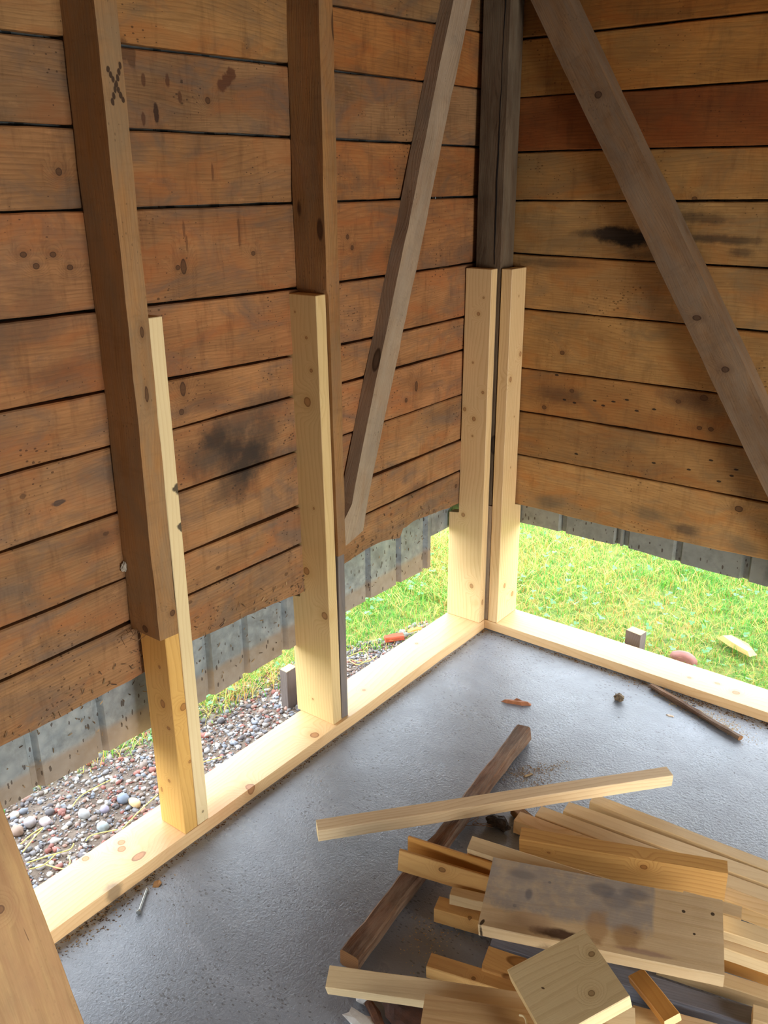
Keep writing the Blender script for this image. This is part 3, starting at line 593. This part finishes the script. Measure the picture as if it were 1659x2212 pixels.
PILE = {
 'A': (((0.5197,-1.0232,0.0245),(96.31,-0.08,0.44),(0.9750,0.0440,0.0435)), [bark, end_old], .0035, 'old_timber_stick', 'long rough dark brown stick lying on the concrete under the pale batten', 'timber'),
 'B': (((0.5978,-0.9136,0.0701),(48.97,-0.60,2.65),(0.9661,0.0398,0.0365)), [pine, end_pine], .0006, 'batten', 'clean pale pine batten lying across the rough brown stick', 'batten'),
 'C1': (((1.0441,-0.7007,0.0219),(2.73,-0.01,1.19),(0.5500,0.0372,0.0355)), [P_, end_pine], .0006, 'batten', 'rearmost long pine batten of the offcut pile, next to bare concrete', 'batten'),
 'C2': (((1.0178,-0.7608,0.0220),(5.67,0.01,-0.26),(0.5800,0.0439,0.0380)), [P_, end_pine], .0006, 'batten', 'long pale pine batten with chipped bark edge, second from the back of the pile', 'batten'),
 'C3': (((0.9867,-0.8185,0.0220),(5.63,0.00,0.81),(0.6200,0.0437,0.0380)), [P_, end_pine], .0006, 'batten', 'long pine batten, third from the back of the pile', 'batten'),
 'C4': (((0.9809,-0.8657,0.0220),(5.97,0.01,0.38),(0.6777,0.0446,0.0386)), [Kp, end_pine], .0008, 'batten', 'pine batten with a big knot at its left end, behind the orange-sided plank', 'batten'),
 'D': (((0.9460,-0.9557,0.0900),(20.64,-1.98,8.08),(0.4676,0.0392,0.0930)), [orange_k, end_pine], .0006, 'plank', 'orange-sided pine plank standing on edge behind the stained board', 'plank'),
 'P1': (((1.0034,-1.2080,0.1632),(19.59,-2.18,10.19),(0.4787,0.1714,0.0355)), [big_p, end_pine], .001, 'board', 'broad grey-stained board lying on top of the pile', 'board'),
 'K1': (((0.9965,-1.1061,0.1463),(11.74,0.03,14.63),(0.6748,0.0375,0.0290)), [P_, end_pine], .0006, 'batten', 'long pale batten running under the upper edge of the stained board', 'batten'),
 'K2': (((1.0004,-1.1174,0.1048),(11.89,1.28,-1.11),(0.6900,0.0262,0.0300)), [P_, end_pine], .0006, 'batten', 'pale batten directly beneath the one under the stained board', 'batten'),
 'R34': (((1.2109,-1.0433,0.0574),(12.09,0.17,12.43),(0.2500,0.0199,0.0882)), [pine_orange, end_pine], .0006, 'plank', 'thin bright orange plank on edge, right of the stained board', 'plank'),
 'R5': (((1.2315,-1.0978,0.0361),(13.28,0.16,1.48),(0.2500,0.0355,0.0313)), [P_, end_pine], .0006, 'batten', 'pale batten in front of the bright orange plank at the right', 'batten'),
 'G': (((1.0506,-1.2073,0.0200),(15.09,0,-0.20),(0.5336,0.0450,0.0380)), [bluegrey, end_old], .0015, 'weathered_board', 'blue grey weathered board on the floor below the stained board', 'board'),
 'S': (((1.0339,-1.4207,0.1835),(55.88,-16.14,1.26),(0.1700,0.1584,0.0338)), [S_knots, end_pine], .0006, 'offcut', 'square pine offcut with two round knots, tilted on top of the pile', 'offcut'),
 'Y': (((1.1477,-1.2624,0.0910),(-33.92,-5.32,14.03),(0.1193,0.0366,0.0200)), [pine_orange, end_pine], .001, 'offcut', 'short orange yellow strip with a split end, right of the square offcut', 'offcut'),
 'L1': (((0.8715,-1.4759,0.0891),(26.32,-1.57,21.69),(0.6000,0.0429,0.0376)), [P_, end_pine], .0006, 'batten', 'long pale batten jutting out at the bottom left of the pile', 'batten'),
 'L2': (((0.9797,-1.5153,0.1188),(27.48,1.77,-2.81),(0.3500,0.0796,0.0379)), [wood('flecked_pine', (222, 190, 138), (176, 128, 76), ring=50, contrast=.4, fibre=.35, cells=False, blotch=.3), end_pine], .0006, 'plank', 'flecked pine plank with a curled shaving, at the bottom edge of the pile', 'plank'),
 'M1': (((0.8481,-1.3882,0.0373),(16.15,0.13,2.09),(0.2600,0.0375,0.0341)), [dknot, end_pine], .0006, 'offcut', 'shaded pine batten behind the long batten at the bottom left', 'batten'),
 'M2': (((0.9171,-1.3312,0.0500),(15.15,1.27,0.26),(0.2000,0.0541,0.0380)), [pine_warm, end_pine], .0006, 'offcut', 'shaded reddish pine piece between the blue grey board and the square offcut', 'offcut'),
 'N1': (((0.7415,-1.2516,0.0299),(16.60,0.12,-0.59),(0.2000,0.0414,0.0404)), [dknot, end_pine], .0006, 'batten', 'pine batten on the floor sticking out left of the stained board', 'batten'),
 'N2': (((0.7667,-1.2290,0.0728),(19.49,-0.24,0.35),(0.2000,0.0282,0.0276)), [P_, end_pine], .0006, 'batten', 'pale pine batten between the floor batten and the thin boards, left of the stained board', 'batten'),
 'E1': (((0.6997,-1.2223,0.0988),(16.41,2.56,-3.88),(0.3500,0.0094,0.0564)), [dknot, end_pine], .0004, 'thin_board', 'thin board on edge with a dark knot, at the left of the pile', 'board'),
 'E2': (((0.6998,-1.1922,0.0999),(12.26,0.00,-0.82),(0.3500,0.0078,0.0850)), [pine_orange, end_pine], .0004, 'thin_board', 'thin orange board standing on edge just behind the knotted one', 'board'),
 'K3': (((0.7303,-1.1545,0.0881),(15.06,0.72,-1.93),(0.3000,0.0305,0.0280)), [pine_warm, end_pine], .0006, 'offcut', 'small brown piece peeking out behind the thin boards at the left of the pile', 'offcut'),
 'R1': (((1.1713,-1.0033,0.1203),(14.64,-0.47,0.33),(0.1200,0.0367,0.0330)), [P_, end_pine], .0006, 'offcut', 'pale piece with a bright white sawn end, just right of the stained board', 'offcut'),
 'R6': (((1.4302,-1.1221,0.0499),(15.42,-0.36,-0.03),(0.2500,0.0372,0.0380)), [P_, end_pine], .0006, 'batten', 'pale batten entering at the lower right beyond the blue grey board', 'batten'),
 'C5': (((0.6420,-0.8620,0.0120),(-20.0,0.00,0.00),(0.0700,0.0300,0.0220)), [old, end_old], .001, 'offcut', 'short dark brown piece on the concrete at the left end of the knotty long batten', 'offcut'),
 'Q1': (((1.1176,-1.3411,0.0598),(19.37,-3.25,-0.08),(0.1600,0.0900,0.0340)), [P_, end_pine], .0006, 'plank', 'pale plank under the square offcut at the bottom edge', 'plank'),
 'Q2': (((1.3069,-1.2638,0.0598),(14.68,-4.03,-0.45),(0.2500,0.0900,0.0340)), [pine, end_pine], .0006, 'plank', 'bright pale plank at the bottom right corner of the pile', 'plank'),  # lighter pine than the plank beside it
 'U': (((1.2060,-1.2345,0.0160),(17.76,-0.51,-0.05),(0.2000,0.0352,0.0300)), [P_, end_pine], .0006, 'offcut', 'small pale piece low between the square offcut and the orange strip', 'offcut'),
}
PO = {}
for i, (k, ((c, a, d), mats, wob, nm, lab, cat)) in enumerate(PILE.items()):
    o = lumber(nm, d[0], d[1], d[2], c, a, mats, 100 + i, wob=wob, bev=.0015 if wob < .002 else .005)
    tag(o, lab, cat, 'loose timber offcuts on the floor'); PO[k] = o


def tube(name, pts, r, mat, parent=None, sides=7, taper=None, rough=0.):
    """round strand through the points, as a plain mesh"""
    P = [Vector(p) for p in pts]; Q = []
    for i in range(len(P) - 1):
        a = P[max(i - 1, 0)]; b = P[i]; c = P[i + 1]; d = P[min(i + 2, len(P) - 1)]
        for k in range(5):
            t = k / 5; Q.append(.5 * ((2 * b) + (c - a) * t + (2 * a - 5 * b + 4 * c - d) * t * t + (3 * b - a - 3 * c + d) * t ** 3))
    Q.append(P[-1]); n = len(Q); V = []; Fc = []; rr = random.Random(n * 31 + int(abs(P[0].x) * 1e4))
    for i, q in enumerate(Q):
        t = (Q[min(i + 1, n - 1)] - Q[max(i - 1, 0)]).normalized(); a = t.cross(Vector((0, 0, 1)) if abs(t.z) < .9 else Vector((1, 0, 0))).normalized(); b = t.cross(a)
        R0 = r * (taper(i / (n - 1)) if taper else 1.)
        for k in range(sides):
            an = 6.2832 * k / sides; R1 = R0 * (1 + rough * rr.uniform(-1, 1)); V.append(q + a * math.cos(an) * R1 + b * math.sin(an) * R1)
    for i in range(n - 1):
        for k in range(sides): Fc.append((i * sides + k, i * sides + (k + 1) % sides, (i + 1) * sides + (k + 1) % sides, (i + 1) * sides + k))
    Fc.append(tuple(range(sides))[::-1]); Fc.append(tuple((n - 1) * sides + k for k in range(sides)))
    me = bpy.data.meshes.new(name); me.from_pydata([tuple(v) for v in V], [], Fc); me.update()
    if not rough:
        for p in me.polygons[:-2]: p.use_smooth = True
    return link(name, me, mat, parent)


# curled shaving lying on the flecked plank
shv = plain('shaving', (236, 212, 160), .6, 40, .15)
tube('wood_shaving', [(.975, -1.495, .143), (.985, -1.498, .150), (.995, -1.507, .152), (1.0, -1.52, .15), (.997, -1.532, .147), (.99, -1.54, .1435)], .0022, shv)
tag(bpy.data.objects['wood_shaving'], 'thin curled wood shaving lying on the flecked plank', 'shaving')

# stick by the right sill, splinters, rotten clump
bark_m = plain('stick_bark', (150, 112, 76), .85, 120, .75, (70, 46, 30), 1.)
o = lumber('broken_stick', .352, .019, .015, (.833, -.092, .0115), (-20.8, 0, 0), [bark, end_old], 66, wob=.0028, bev=.004)
tag(o, 'brown splintered stick lying along the right sill plate', 'stick')


def shard(name, pts, th, mat, seed=0):
    """small jagged flake from an outline on the floor"""
    r = random.Random(seed); bm = bmesh.new(); z0 = min(p[2] for p in pts)
    A = [bm.verts.new(p) for p in pts]; c = Vector((0, 0, 0))
    for p in pts: c += Vector(p)
    c /= len(pts); B = [bm.verts.new(Vector(p).lerp(c, .25) + Vector((0, 0, th * r.uniform(.6, 1.2)))) for p in pts]
    bm.faces.new(A[::-1]); bm.faces.new(B)
    for i in range(len(A)): bm.faces.new((A[i], A[(i + 1) % len(A)], B[(i + 1) % len(A)], B[i]))
    bmesh.ops.recalc_face_normals(bm, faces=bm.faces); me = bpy.data.meshes.new(name); bm.to_mesh(me); bm.free(); return link(name, me, mat)


red = plain('reddish_splinter', (176, 112, 70), .7, 80, .5, (110, 60, 34))
o = shard('wood_splinter', [(.305, -.398, .0), (.325, -.397, .0), (.35, -.386, 0), (.372, -.380, 0), (.396, -.362, 0), (.392, -.352, 0), (.368, -.358, 0), (.345, -.366, 0), (.338, -.378, 0), (.318, -.386, 0)], .012, red, 3)
tag(o, 'reddish bark splinter alone on the concrete before the corner', 'splinter')
o = shard('wood_splinter', [(.765, -.152, 0), (.772, -.146, 0), (.79, -.145, 0), (.79, -.151, 0), (.775, -.156, 0)], .004, plain('pale_splinter', (220, 200, 175), .7), 4)
tag(o, 'tiny pale splinter left of the brown stick by the right sill', 'splinter')
o = shard('wood_splinter', [(.553, -.700, 0), (.558, -.699, 0), (.571, -.673, 0), (.566, -.672, 0)], .004, plain('cream_splinter', (226, 196, 150), .7), 5)
tag(o, 'tiny cream splinter beside the upper end of the rough brown stick', 'splinter')


def blob(name, c, r, seed, mat, flat=.6, amp=.35, sub=2):
    bm = bmesh.new(); bmesh.ops.create_icosphere(bm, subdivisions=sub, radius=1); rr = random.Random(seed); nz = [noise1(seed * 7 + k) for k in range(3)]
    rx, ry, rz = (r, r, r * flat) if not isinstance(r, tuple) else r
    for v in bm.verts:
        f = 1 + amp * (nz[0](v.co.x * .5 + v.co.y * .2) + nz[1](v.co.y * .5) + nz[2](v.co.z * .5 + v.co.x * .3)) * .33
        v.co = Vector((v.co.x * rx * f, v.co.y * ry * f, v.co.z * rz * f))
    me = bpy.data.meshes.new(name); bm.to_mesh(me); bm.free(); o = link(name, me, mat); o.location = c
    for p in me.polygons: p.use_smooth = amp < .3
    return o


o = blob('rotten_clump', (.612, -.158, .010), (.022, .016, .012), 5, plain('rotten_wood', (132, 112, 84), .9, 150, .8, (60, 44, 30), 1.), amp=.8, sub=3)
tag(o, 'small clump of rotten wood crumbs on the concrete by the right sill', 'debris')
o = blob('bark_clump', (.604, -.925, .012), (.030, .018, .014), 6, plain('dark_bark', (70, 58, 46), .95, 150, .8, (26, 20, 16), 1.), amp=.9, sub=3)
tag(o, 'dark clump of bark crumbs on the concrete left of the long battens', 'debris')
for k in range(4):
    a = k * 1.3; tube('root_fibre', [(.615 - .02 * k, -.93 - .01 * k, .006), (.58 - .015 * k, -.945 - .012 * k, .012), (.545, -.96 + .015 * k, .004)], .0009, bark_m, parent=o)
bpy.context.view_layer.update()
for ch in o.children: ch.matrix_parent_inverse = o.matrix_world.inverted()

# bolt near the left sill
bolt = bpy.data.objects.new('bolt', None); C.objects.link(bolt); bolt.location = (.075, -1.672, 0)
galv = plain('zinc', (168, 172, 168), .35, 90, .3, (110, 112, 110), .1, .8)
bdir = Vector((-.044, .060, 0)).normalized(); b0 = Vector((.081, -1.684, .0055)); b1 = b0 + bdir * .074
tube('shank', [tuple(b0), tuple((b0 + b1) / 2), tuple(b1)], .0032, galv, bolt)
bm = bmesh.new(); bmesh.ops.create_cone(bm, cap_ends=True, segments=6, radius1=.0062, radius2=.0062, depth=.005); me = bpy.data.meshes.new('bolt_head'); bm.to_mesh(me); bm.free()
hd = link('bolt_head', me, galv, bolt); hd.location = b0; hd.rotation_euler = bdir.to_track_quat('Z', 'Y').to_euler()
bpy.context.view_layer.update()
for ch in bolt.children: ch.matrix_parent_inverse = bolt.matrix_world.inverted()
tag(bolt, 'long zinc bolt lying on the concrete by the left sill plate', 'bolt')
lf = shard('dry_leaf', [(.040, -1.612, .0), (.030, -1.600, 0), (.035, -1.586, .002), (.05, -1.59, .004), (.052, -1.604, .0)], .004, plain('dry_leaf_brown', (168, 120, 66), .7, 70, .5), 8)
tag(lf, 'scrap of dry brown leaf beside the bolt', 'leaf')

# debris under the bottom-left batten
bw = plain('brown_stick_wood', (110, 66, 36), .8, 90, .7, (50, 28, 16), .8)
o = tube('bark_strip', [(.600, -1.545, .008), (.66, -1.555, .010), (.74, -1.60, .012), (.80, -1.62, .012)], .011, bw, rough=.25)
tag(o, 'dark brown bark strip under the bottom left batten', 'bark')
o = blob('dark_offcut', (.76, -1.545, .022), (.075, .03, .022), 15, plain('dark_reddish_wood', (78, 44, 26), .85, 60, .6, (34, 20, 12), .6), amp=.3, sub=3)
tag(o, 'dark reddish lump of bark under the pile at the bottom left', 'bark')
o = blob('crumpled_paper', (.690, -1.600, .010), (.055, .02, .011), 17, plain('white_paper', (222, 220, 216), .6, 50, .35, (150, 140, 130), .5), amp=.7, sub=2)
tag(o, 'torn white paper scrap on the concrete below the bottom left batten', 'paper')
o = blob('crumpled_paper', (.640, -1.552, .012), (.022, .014, .012), 18, bpy.data.materials['white_paper'], amp=.7, sub=2)
tag(o, 'small white paper scrap tucked under the bottom left batten tip', 'paper')

# sawdust, crumbs: things nobody could count


def specks(name, areas, mat, label, cat, seed, colr, zf=0.0):
    r = np.random.RandomState(seed); V = []; Fc = []; col = []
    for (cx, cy, sx, sy, ang, n, smin, smax) in areas:
        for _ in range(n):
            a, b = r.randn() * sx * .5, r.randn() * sy * .5; x = cx + a * math.cos(ang) - b * math.sin(ang); y = cy + a * math.sin(ang) + b * math.cos(ang)
            ln = r.uniform(smin, smax); wd = ln * r.uniform(.25, .7); h = ln * r.uniform(.2, .5); th = r.rand() * 6.28; cs, sn = math.cos(th), math.sin(th); k = len(V); c = np.array(colr[r.randint(len(colr))]) * r.uniform(.8, 1.15)
            if zf == 0.0 and (x < .004 or y > -.004): x = max(x, .006 + ln * .4); y = min(y, -.006 - ln * .4)
            for dx, dy, dz in ((-1, -1, 0), (1, -1, 0), (1, 1, 0), (-1, 1, 0), (0, 0, 1)):
                V.append((x + dx * ln / 2 * cs - dy * wd / 2 * sn, y + dx * ln / 2 * sn + dy * wd / 2 * cs, zf + dz * h + .0002)); col.append(c)
            Fc += [(k, k + 1, k + 4), (k + 1, k + 2, k + 4), (k + 2, k + 3, k + 4), (k + 3, k, k + 4)]
    o = mesh_np(name, V, Fc, mat, np.clip(np.array(col), 0, 1)); tag(o, label, cat, None, 'stuff'); return o


crm = attr_mat('crumb_mat', .85)
saw = [L_((226, 200, 150)), L_((212, 180, 126)), L_((196, 160, 104))]; dirt = [L_((96, 72, 50)), L_((70, 52, 38)), L_((134, 108, 76)), L_((160, 132, 92))]
specks('sawdust', [(.565, -.655, .10, .03, .9, 350, .0012, .004), (.60, -.70, .06, .03, .9, 120, .0012, .004), (.78, -.06, .10, .03, -.35, 500, .0015, .005), (.93, -.09, .10, .04, -.35, 600, .0012, .004), (.70, -1.25, .05, .14, -.4, 220, .001, .004), (.66, -1.33, .06, .08, 0., 120, .001, .004), (1.25, -1.32, .12, .05, .3, 300, .001, .004)],
       crm, 'pale sawdust scattered on the concrete', 'sawdust', 5, saw)
specks('dirt_crumbs', [(.010, -1.0, .008, 1.9, 0., 1100, .0015, .006), (.03, -1.78, .03, .2, 0., 240, .002, .006), (.7, -.012, 1.6, .012, 0., 900, .0015, .007), (.9, -.03, .35, .03, 0., 300, .002, .008), (.5, -1.0, 2.2, 1.6, .8, 420, .001, .004), (.035, -1.60, .03, .03, 0., 60, .001, .004)],
       crm, 'brown dirt crumbs along the sill plates and over the floor', 'dirt', 6, dirt)

r = np.random.RandomState(21); V = []; Fc = []; col = []
for _ in range(380):
    if r.rand() < .55: y = r.uniform(-2.0, -.05); z = bL(y) + abs(r.randn()) * .035 + .004; xs_ = X0 + .0025
    else: y = r.uniform(-2.0, -.16); z = r.uniform(.30, .46); xs_ = -.1505
    ln = r.uniform(.002, .008); wd = r.uniform(.0005, .0013); a = r.randn() * .5 + (1.57 if r.rand() < .2 else 0); dy, dz = math.sin(a), math.cos(a); k = len(V); c = np.array(dirt[r.randint(4)]) * r.uniform(.5, 1.3)
    for sy_, sz_, dx in ((-1, -1, 0), (1, -1, 0), (1, 1, .0015), (-1, 1, .0015), (0, 0, .003)):
        V.append((xs_ + dx + .0004, y + sy_ * wd * dz + sz_ * ln * dy, z + sz_ * ln * dz - sy_ * wd * dy)); col.append(c)
    Fc += [(k, k + 1, k + 4), (k + 1, k + 2, k + 4), (k + 2, k + 3, k + 4), (k + 3, k, k + 4)]
o = mesh_np('wood_slivers', V, Fc, crm, np.clip(np.array(col), 0, 1)); tag(o, 'dark splinters and dirt stuck to the lower boards and metal of the left wall', 'splinters', None, 'stuff')
o = blob('cocoon', (-.098, -1.489, .767), (.006, .007, .018), 44, plain('cocoon_silk', (206, 196, 176), .8, 140, .7, (90, 74, 58), .8), amp=.7, sub=3)
tag(o, 'small pale insect cocoon stuck in the angle between the nearest old post and the boards', 'cocoon')

# ------------------------------------------------------------------ outside: gravel, grass, stones, stakes, twine
rs = np.random.RandomState(4)
GZ = -.085


def gravel_edge(y):   # x of the lawn edge left of the shed
    return np.interp(y, [-3.5, -1.5, -1.3, -1.0, -.67, -.36, -.20, .07, .5], [-.72, -.62, -.57, -.50, -.44, -.385, -.27, -.20, -.16])


bm = bmesh.new(); bmesh.ops.create_icosphere(bm, subdivisions=1, radius=1); IV = np.array([v.co[:] for v in bm.verts]); bm.verts.index_update(); IF = np.array([[v.index for v in f.verts] for f in bm.faces]); bm.free()
pal = np.array([L_((150, 146, 146)), L_((120, 116, 118)), L_((176, 170, 166)), L_((134, 118, 108)), L_((160, 126, 112)), L_((96, 90, 92)), L_((190, 182, 170)), L_((128, 132, 142)), L_((150, 92, 80))])
V = []; Fc = []; col = []; N = 15000
for i in range(N):
    y = rs.uniform(-2.5, .05); ge = gravel_edge(y); x = rs.uniform(ge - .10, -.17)
    sz = rs.choice([.003, .005, .008, .012], p=[.42, .38, .155, .045]) * rs.uniform(.7, 1.3)
    sc_ = np.array([sz, sz * rs.uniform(.6, 1), sz * rs.uniform(.4, .8)]); th = rs.rand() * 6.28; cs, sn = math.cos(th), math.sin(th)
    p = IV * (1 + rs.randn(len(IV), 1) * .22) * sc_; q = p.copy(); q[:, 0] = p[:, 0] * cs - p[:, 1] * sn; q[:, 1] = p[:, 0] * sn + p[:, 1] * cs
    k = len(V) * 12; V.append(q + [x, y, GZ + sc_[2] * .4]); Fc.append(IF + k); col.append(np.repeat([pal[rs.randint(len(pal))] * rs.uniform(.75, 1.2)], 12, 0))
o = mesh_np('gravel', np.concatenate(V), np.concatenate(Fc), attr_mat('gravel_mat', .6), np.clip(np.concatenate(col), 0, 1)); tag(o, 'small grey and reddish gravel along the outside of the left wall', 'gravel', None, 'stuff')


def grass(name, n, region, seed, label):
    r = np.random.RandomState(seed); x0, x1, y0, y1 = region
    x = r.uniform(x0, x1, n * 3); y = r.uniform(y0, y1, n * 3)
    ok = ((x < gravel_edge(y) + r.randn(n * 3) * .02) | (y > .175)) & ~((x > -.19) & (x < 3.9) & (y < .175))
    ok &= ~((y > .17) & (y < .21) & (r.rand(n * 3) < .6))
    x, y = x[ok][:n], y[ok][:n]; n = len(x)
    clump = np.sin(x * 9 + 1) * np.sin(y * 8 + 2) + np.sin(x * 3.1) * np.cos(y * 4.3 + 1)
    h = np.clip(.028 + .013 * clump + r.gamma(2, .007, n), .012, .1); w = r.uniform(.0008, .0018, n)
    a = r.rand(n) * 6.28; ln = h * r.uniform(.2, 1.3, n); dx, dy = np.cos(a), np.sin(a); px, py = -dy, dx
    lv = [(0, 1.), (.45, .85), (.8, .55), (1., .06)]; P = []
    for t, ww in lv:
        cx = x + dx * ln * t ** 2; cy = y + dy * ln * t ** 2; cz = GZ + h * (t - .25 * t * t)
        P.append(np.stack([cx - px * w * ww, cy - py * w * ww, cz], 1)); P.append(np.stack([cx + px * w * ww, cy + py * w * ww, cz], 1))
    V = np.stack(P, 1).reshape(-1, 3); b = (np.arange(n) * 8)[:, None, None]
    Fc = (b + np.array([[[0, 1, 3, 2], [2, 3, 5, 4], [4, 5, 7, 6]]])).reshape(-1, 4)
    g1, g2, g3, g4 = [np.array(L_(c)) for c in ((88, 168, 56), (156, 200, 78), (232, 208, 120), (214, 162, 88))]
    dry = 1 / (1 + np.exp(-(np.sin(x * 6 + 2) * np.cos(y * 5) + np.sin(x * 2.3 + y * 3.1) * .8 - .1) * 2.2)); q = r.rand(n)
    c = np.where((q < .42 - .32 * dry)[:, None], g1, np.where((q < .74 - .36 * dry)[:, None], g2, np.where((q < .93 - .16 * dry)[:, None], g3, g4))) * r.uniform(.75, 1.15, n)[:, None]
    o = mesh_np(name, V, Fc, attr_mat('blade_' + name, .55, .35), np.clip(np.repeat(c, 8, 0), 0, 1)); tag(o, label, 'grass', None, 'stuff'); return o


grass('grass', 62000, (-.8, 2.3, .17, 2.3), 1, 'green and yellowing grass outside the right wall')
grass('grass', 42000, (-1.7, -.16, -2.3, .8), 2, 'fresh green grass beyond the gravel outside the left wall')
# clover leaves
r = np.random.RandomState(9); V = []; Fc = []; col = []
for _ in range(1500):
    x, y = (r.uniform(-.8, 2.2), r.uniform(.2, 2.2)) if r.rand() < .65 else (r.uniform(-1.6, -.5), r.uniform(-1.2, .7))
    z = GZ + r.uniform(.02, .04); R = r.uniform(.004, .008); tl = r.randn(2) * .3; c = np.array(L_((110, 178, 110))) * r.uniform(.8, 1.3)
    for lobe in range(3):
        a = lobe * 2.094 + r.rand(); k = len(V); cx, cy = x + math.cos(a) * R, y + math.sin(a) * R
        for j in range(6):
            b = j * 1.047; vx, vy = cx + math.cos(b) * R * .9, cy + math.sin(b) * R * .9; V.append((vx, vy, z + (vx - x) * tl[0] + (vy - y) * tl[1])); col.append(c)
        Fc.append([k + j for j in range(6)])
o = mesh_np('clover', V, Fc, attr_mat('clover_mat', .5, .3), np.clip(col, 0, 1)); tag(o, 'clover leaves scattered through the lawn', 'clover', None, 'stuff')

stones = [((-.333, -1.384), (.020, .013, .012), (226, 192, 142), 'tan flat stone in the gravel near the short stud', 31), ((-.371, -1.392), (.019, .017, .014), (122, 132, 148), 'blue grey stone beside the tan one in the gravel', 32),
          ((-.408, -1.502), (.019, .016, .013), (158, 156, 154), 'rounded light grey stone in the middle of the gravel', 33), ((-.38, -1.452), (.014, .012, .010), (150, 142, 160), 'lilac grey pebble between the rounded stone and the tan one', 34),
          ((-.470, -1.585), (.019, .015, .011), (180, 164, 164), 'pinkish grey stone left of the rounded grey one', 35), ((-.322, -1.501), (.019, .015, .013), (150, 158, 160), 'greenish grey stone close to the left sill plate', 36),
          ((-.494, -1.655), (.020, .017, .015), (150, 124, 108), 'brown stone beside the leaning board', 37), ((-.500, -1.615), (.018, .016, .014), (164, 156, 158), 'pale grey stone behind the brown one', 38)]
for (x, y), rr, c, lab, sd_ in stones:
    tag(blob('stone', (x, y, GZ + rr[2] * .7), rr, sd_, plain('stone_%d' % sd_, c, .6, 60, .25), amp=.25, sub=3), lab, 'stone', 'larger stones in the gravel')
tag(blob('stone', (.657, .335, GZ + .022), (.050, .030, .030), 40, plain('red_stone', (170, 112, 100), .7, 60, .3), amp=.2, sub=3), 'reddish stone half hidden behind the right sill plate', 'stone')
o = lumber('brick_shard', .075, .028, .02, (-.300, -.170, GZ + .022), (52, 0, 8), [plain('red_brick', (206, 92, 58), .7, 80, .3)] * 2, 81, wob=.003, bev=.004)
tag(o, 'orange red brick shard in the grass edge beyond the left sill', 'brick')
o = shard('autumn_leaf', [(-.275, -.118, GZ + .03), (-.262, -.112, GZ + .034), (-.235, -.075, GZ + .038), (-.245, -.06, GZ + .04), (-.268, -.072, GZ + .036), (-.288, -.095, GZ + .03)], .004, plain('orange_leaf', (232, 140, 40), .6, 60, .4, (190, 80, 30)), 9)
tag(o, 'orange fallen leaf next to the red brick shard', 'leaf')
o = shard('wood_chunk', [(.705, .560, GZ + .03), (.740, .585, GZ + .03), (.835, .545, GZ + .03), (.868, .515, GZ + .03), (.850, .485, GZ + .03), (.765, .520, GZ + .03)], .022, plain('yellow_wood_chunk', (236, 196, 122), .6, 60, .2), 12)
tag(o, 'yellow wedge-shaped wood chunk lying on the lawn', 'wood chunk')
stake_m = wood('stake_grey', (124, 112, 106), (84, 72, 66), ring=140, contrast=.4, rough=.8, cells=False, blotch=.4); stake_top = wood('stake_cut_top', (236, 200, 130), (210, 160, 90), ring=200, contrast=.3, cells=False)
o = prism('stake', [(.478, .200), (.538, .190), (.544, .232), (.486, .240)], 'z', GZ - .1, .062, (0, 0, 1), [stake_m, stake_top], 91, bev=.001)
tag(o, 'short grey stake with a yellow cut top in the lawn behind the right sill', 'stake', 'grey stakes outside')
o = prism('stake', [(-.342, -.760), (-.308, -.762), (-.308, -.712), (-.342, -.712)], 'z', GZ - .1, .064, (0, 0, 1), [stake_m, stake_top], 92, bev=.001)
tag(o, 'grey stake standing in the gravel left of the broad stud', 'stake', 'grey stakes outside')
tw = plain('yellow_twine', (236, 222, 120), .6, 80, .2)
TW = [([(-.431, -1.682), (-.437, -1.645), (-.444, -1.606), (-.425, -1.645), (-.394, -1.698)], 'yellow twine bent in a sharp V beside the leaning board'),
      ([(-.349, -1.713), (-.33, -1.661), (-.311, -1.614), (-.314, -1.597)], 'yellow twine strand crossing in front of the gravel near the leaning board'),
      ([(-.324, -1.723), (-.315, -1.687), (-.322, -1.646)], 'short yellow twine strand lowest by the leaning board'),
      ([(-.307, -1.686), (-.262, -1.665), (-.261, -1.645), (-.291, -1.631)], 'hooked yellow twine strand close to the left sill plate'),
      ([(-.303, -1.568), (-.306, -1.544), (-.264, -1.492)], 'yellow twine strand in the gravel midway to the short stud'),
      ([(-.264, -1.478), (-.28, -1.40), (-.296, -1.328)], 'straight yellow twine strand just left of the short stud'),
      ([(-.454, -1.505), (-.468, -1.46), (-.467, -1.364)], 'straw yellow twine strand far in the gravel'),
      ([(-.354, -.389), (-.335, -.319), (-.293, -.344), (-.287, -.411), (-.339, -.399), (-.283, -.37), (-.27, -.32)], 'looped yellow twine right of the grey spacer strip'),
      ([(-.303, -1.146), (-.283, -1.088)], 'short yellow twine strand right of the tall narrow stud')]
for i, (pts, lab) in enumerate(TW):
    o = tube('twine', [(x, y, GZ + .018 + .004 * math.sin(k * 2.1 + i)) for k, (x, y) in enumerate(pts)], .0016, tw); tag(o, lab, 'twine', 'yellow twine in the gravel')
# straw tuft at the foot of the cut old post
tf = bpy.data.objects.new('bast_fibres', None); C.objects.link(tf)
V = []
for k in range(14):
    y0 = -1.484 + rnd.uniform(-.01, .03); z0 = .606; x0 = X0 + rnd.uniform(.0, .04)
    tube('fibre', [(x0, y0, z0), (x0 + rnd.uniform(-.01, .02), y0 + rnd.uniform(-.03, .01), z0 + rnd.uniform(-.01, .008)), (x0 + rnd.uniform(-.01, .03), y0 + rnd.uniform(-.05, .02), z0 + rnd.uniform(-.016, .01))], .0006, bark_m, tf)
tag(tf, 'tuft of frayed fibres at the sawn foot of the nearest old post', 'fibres')
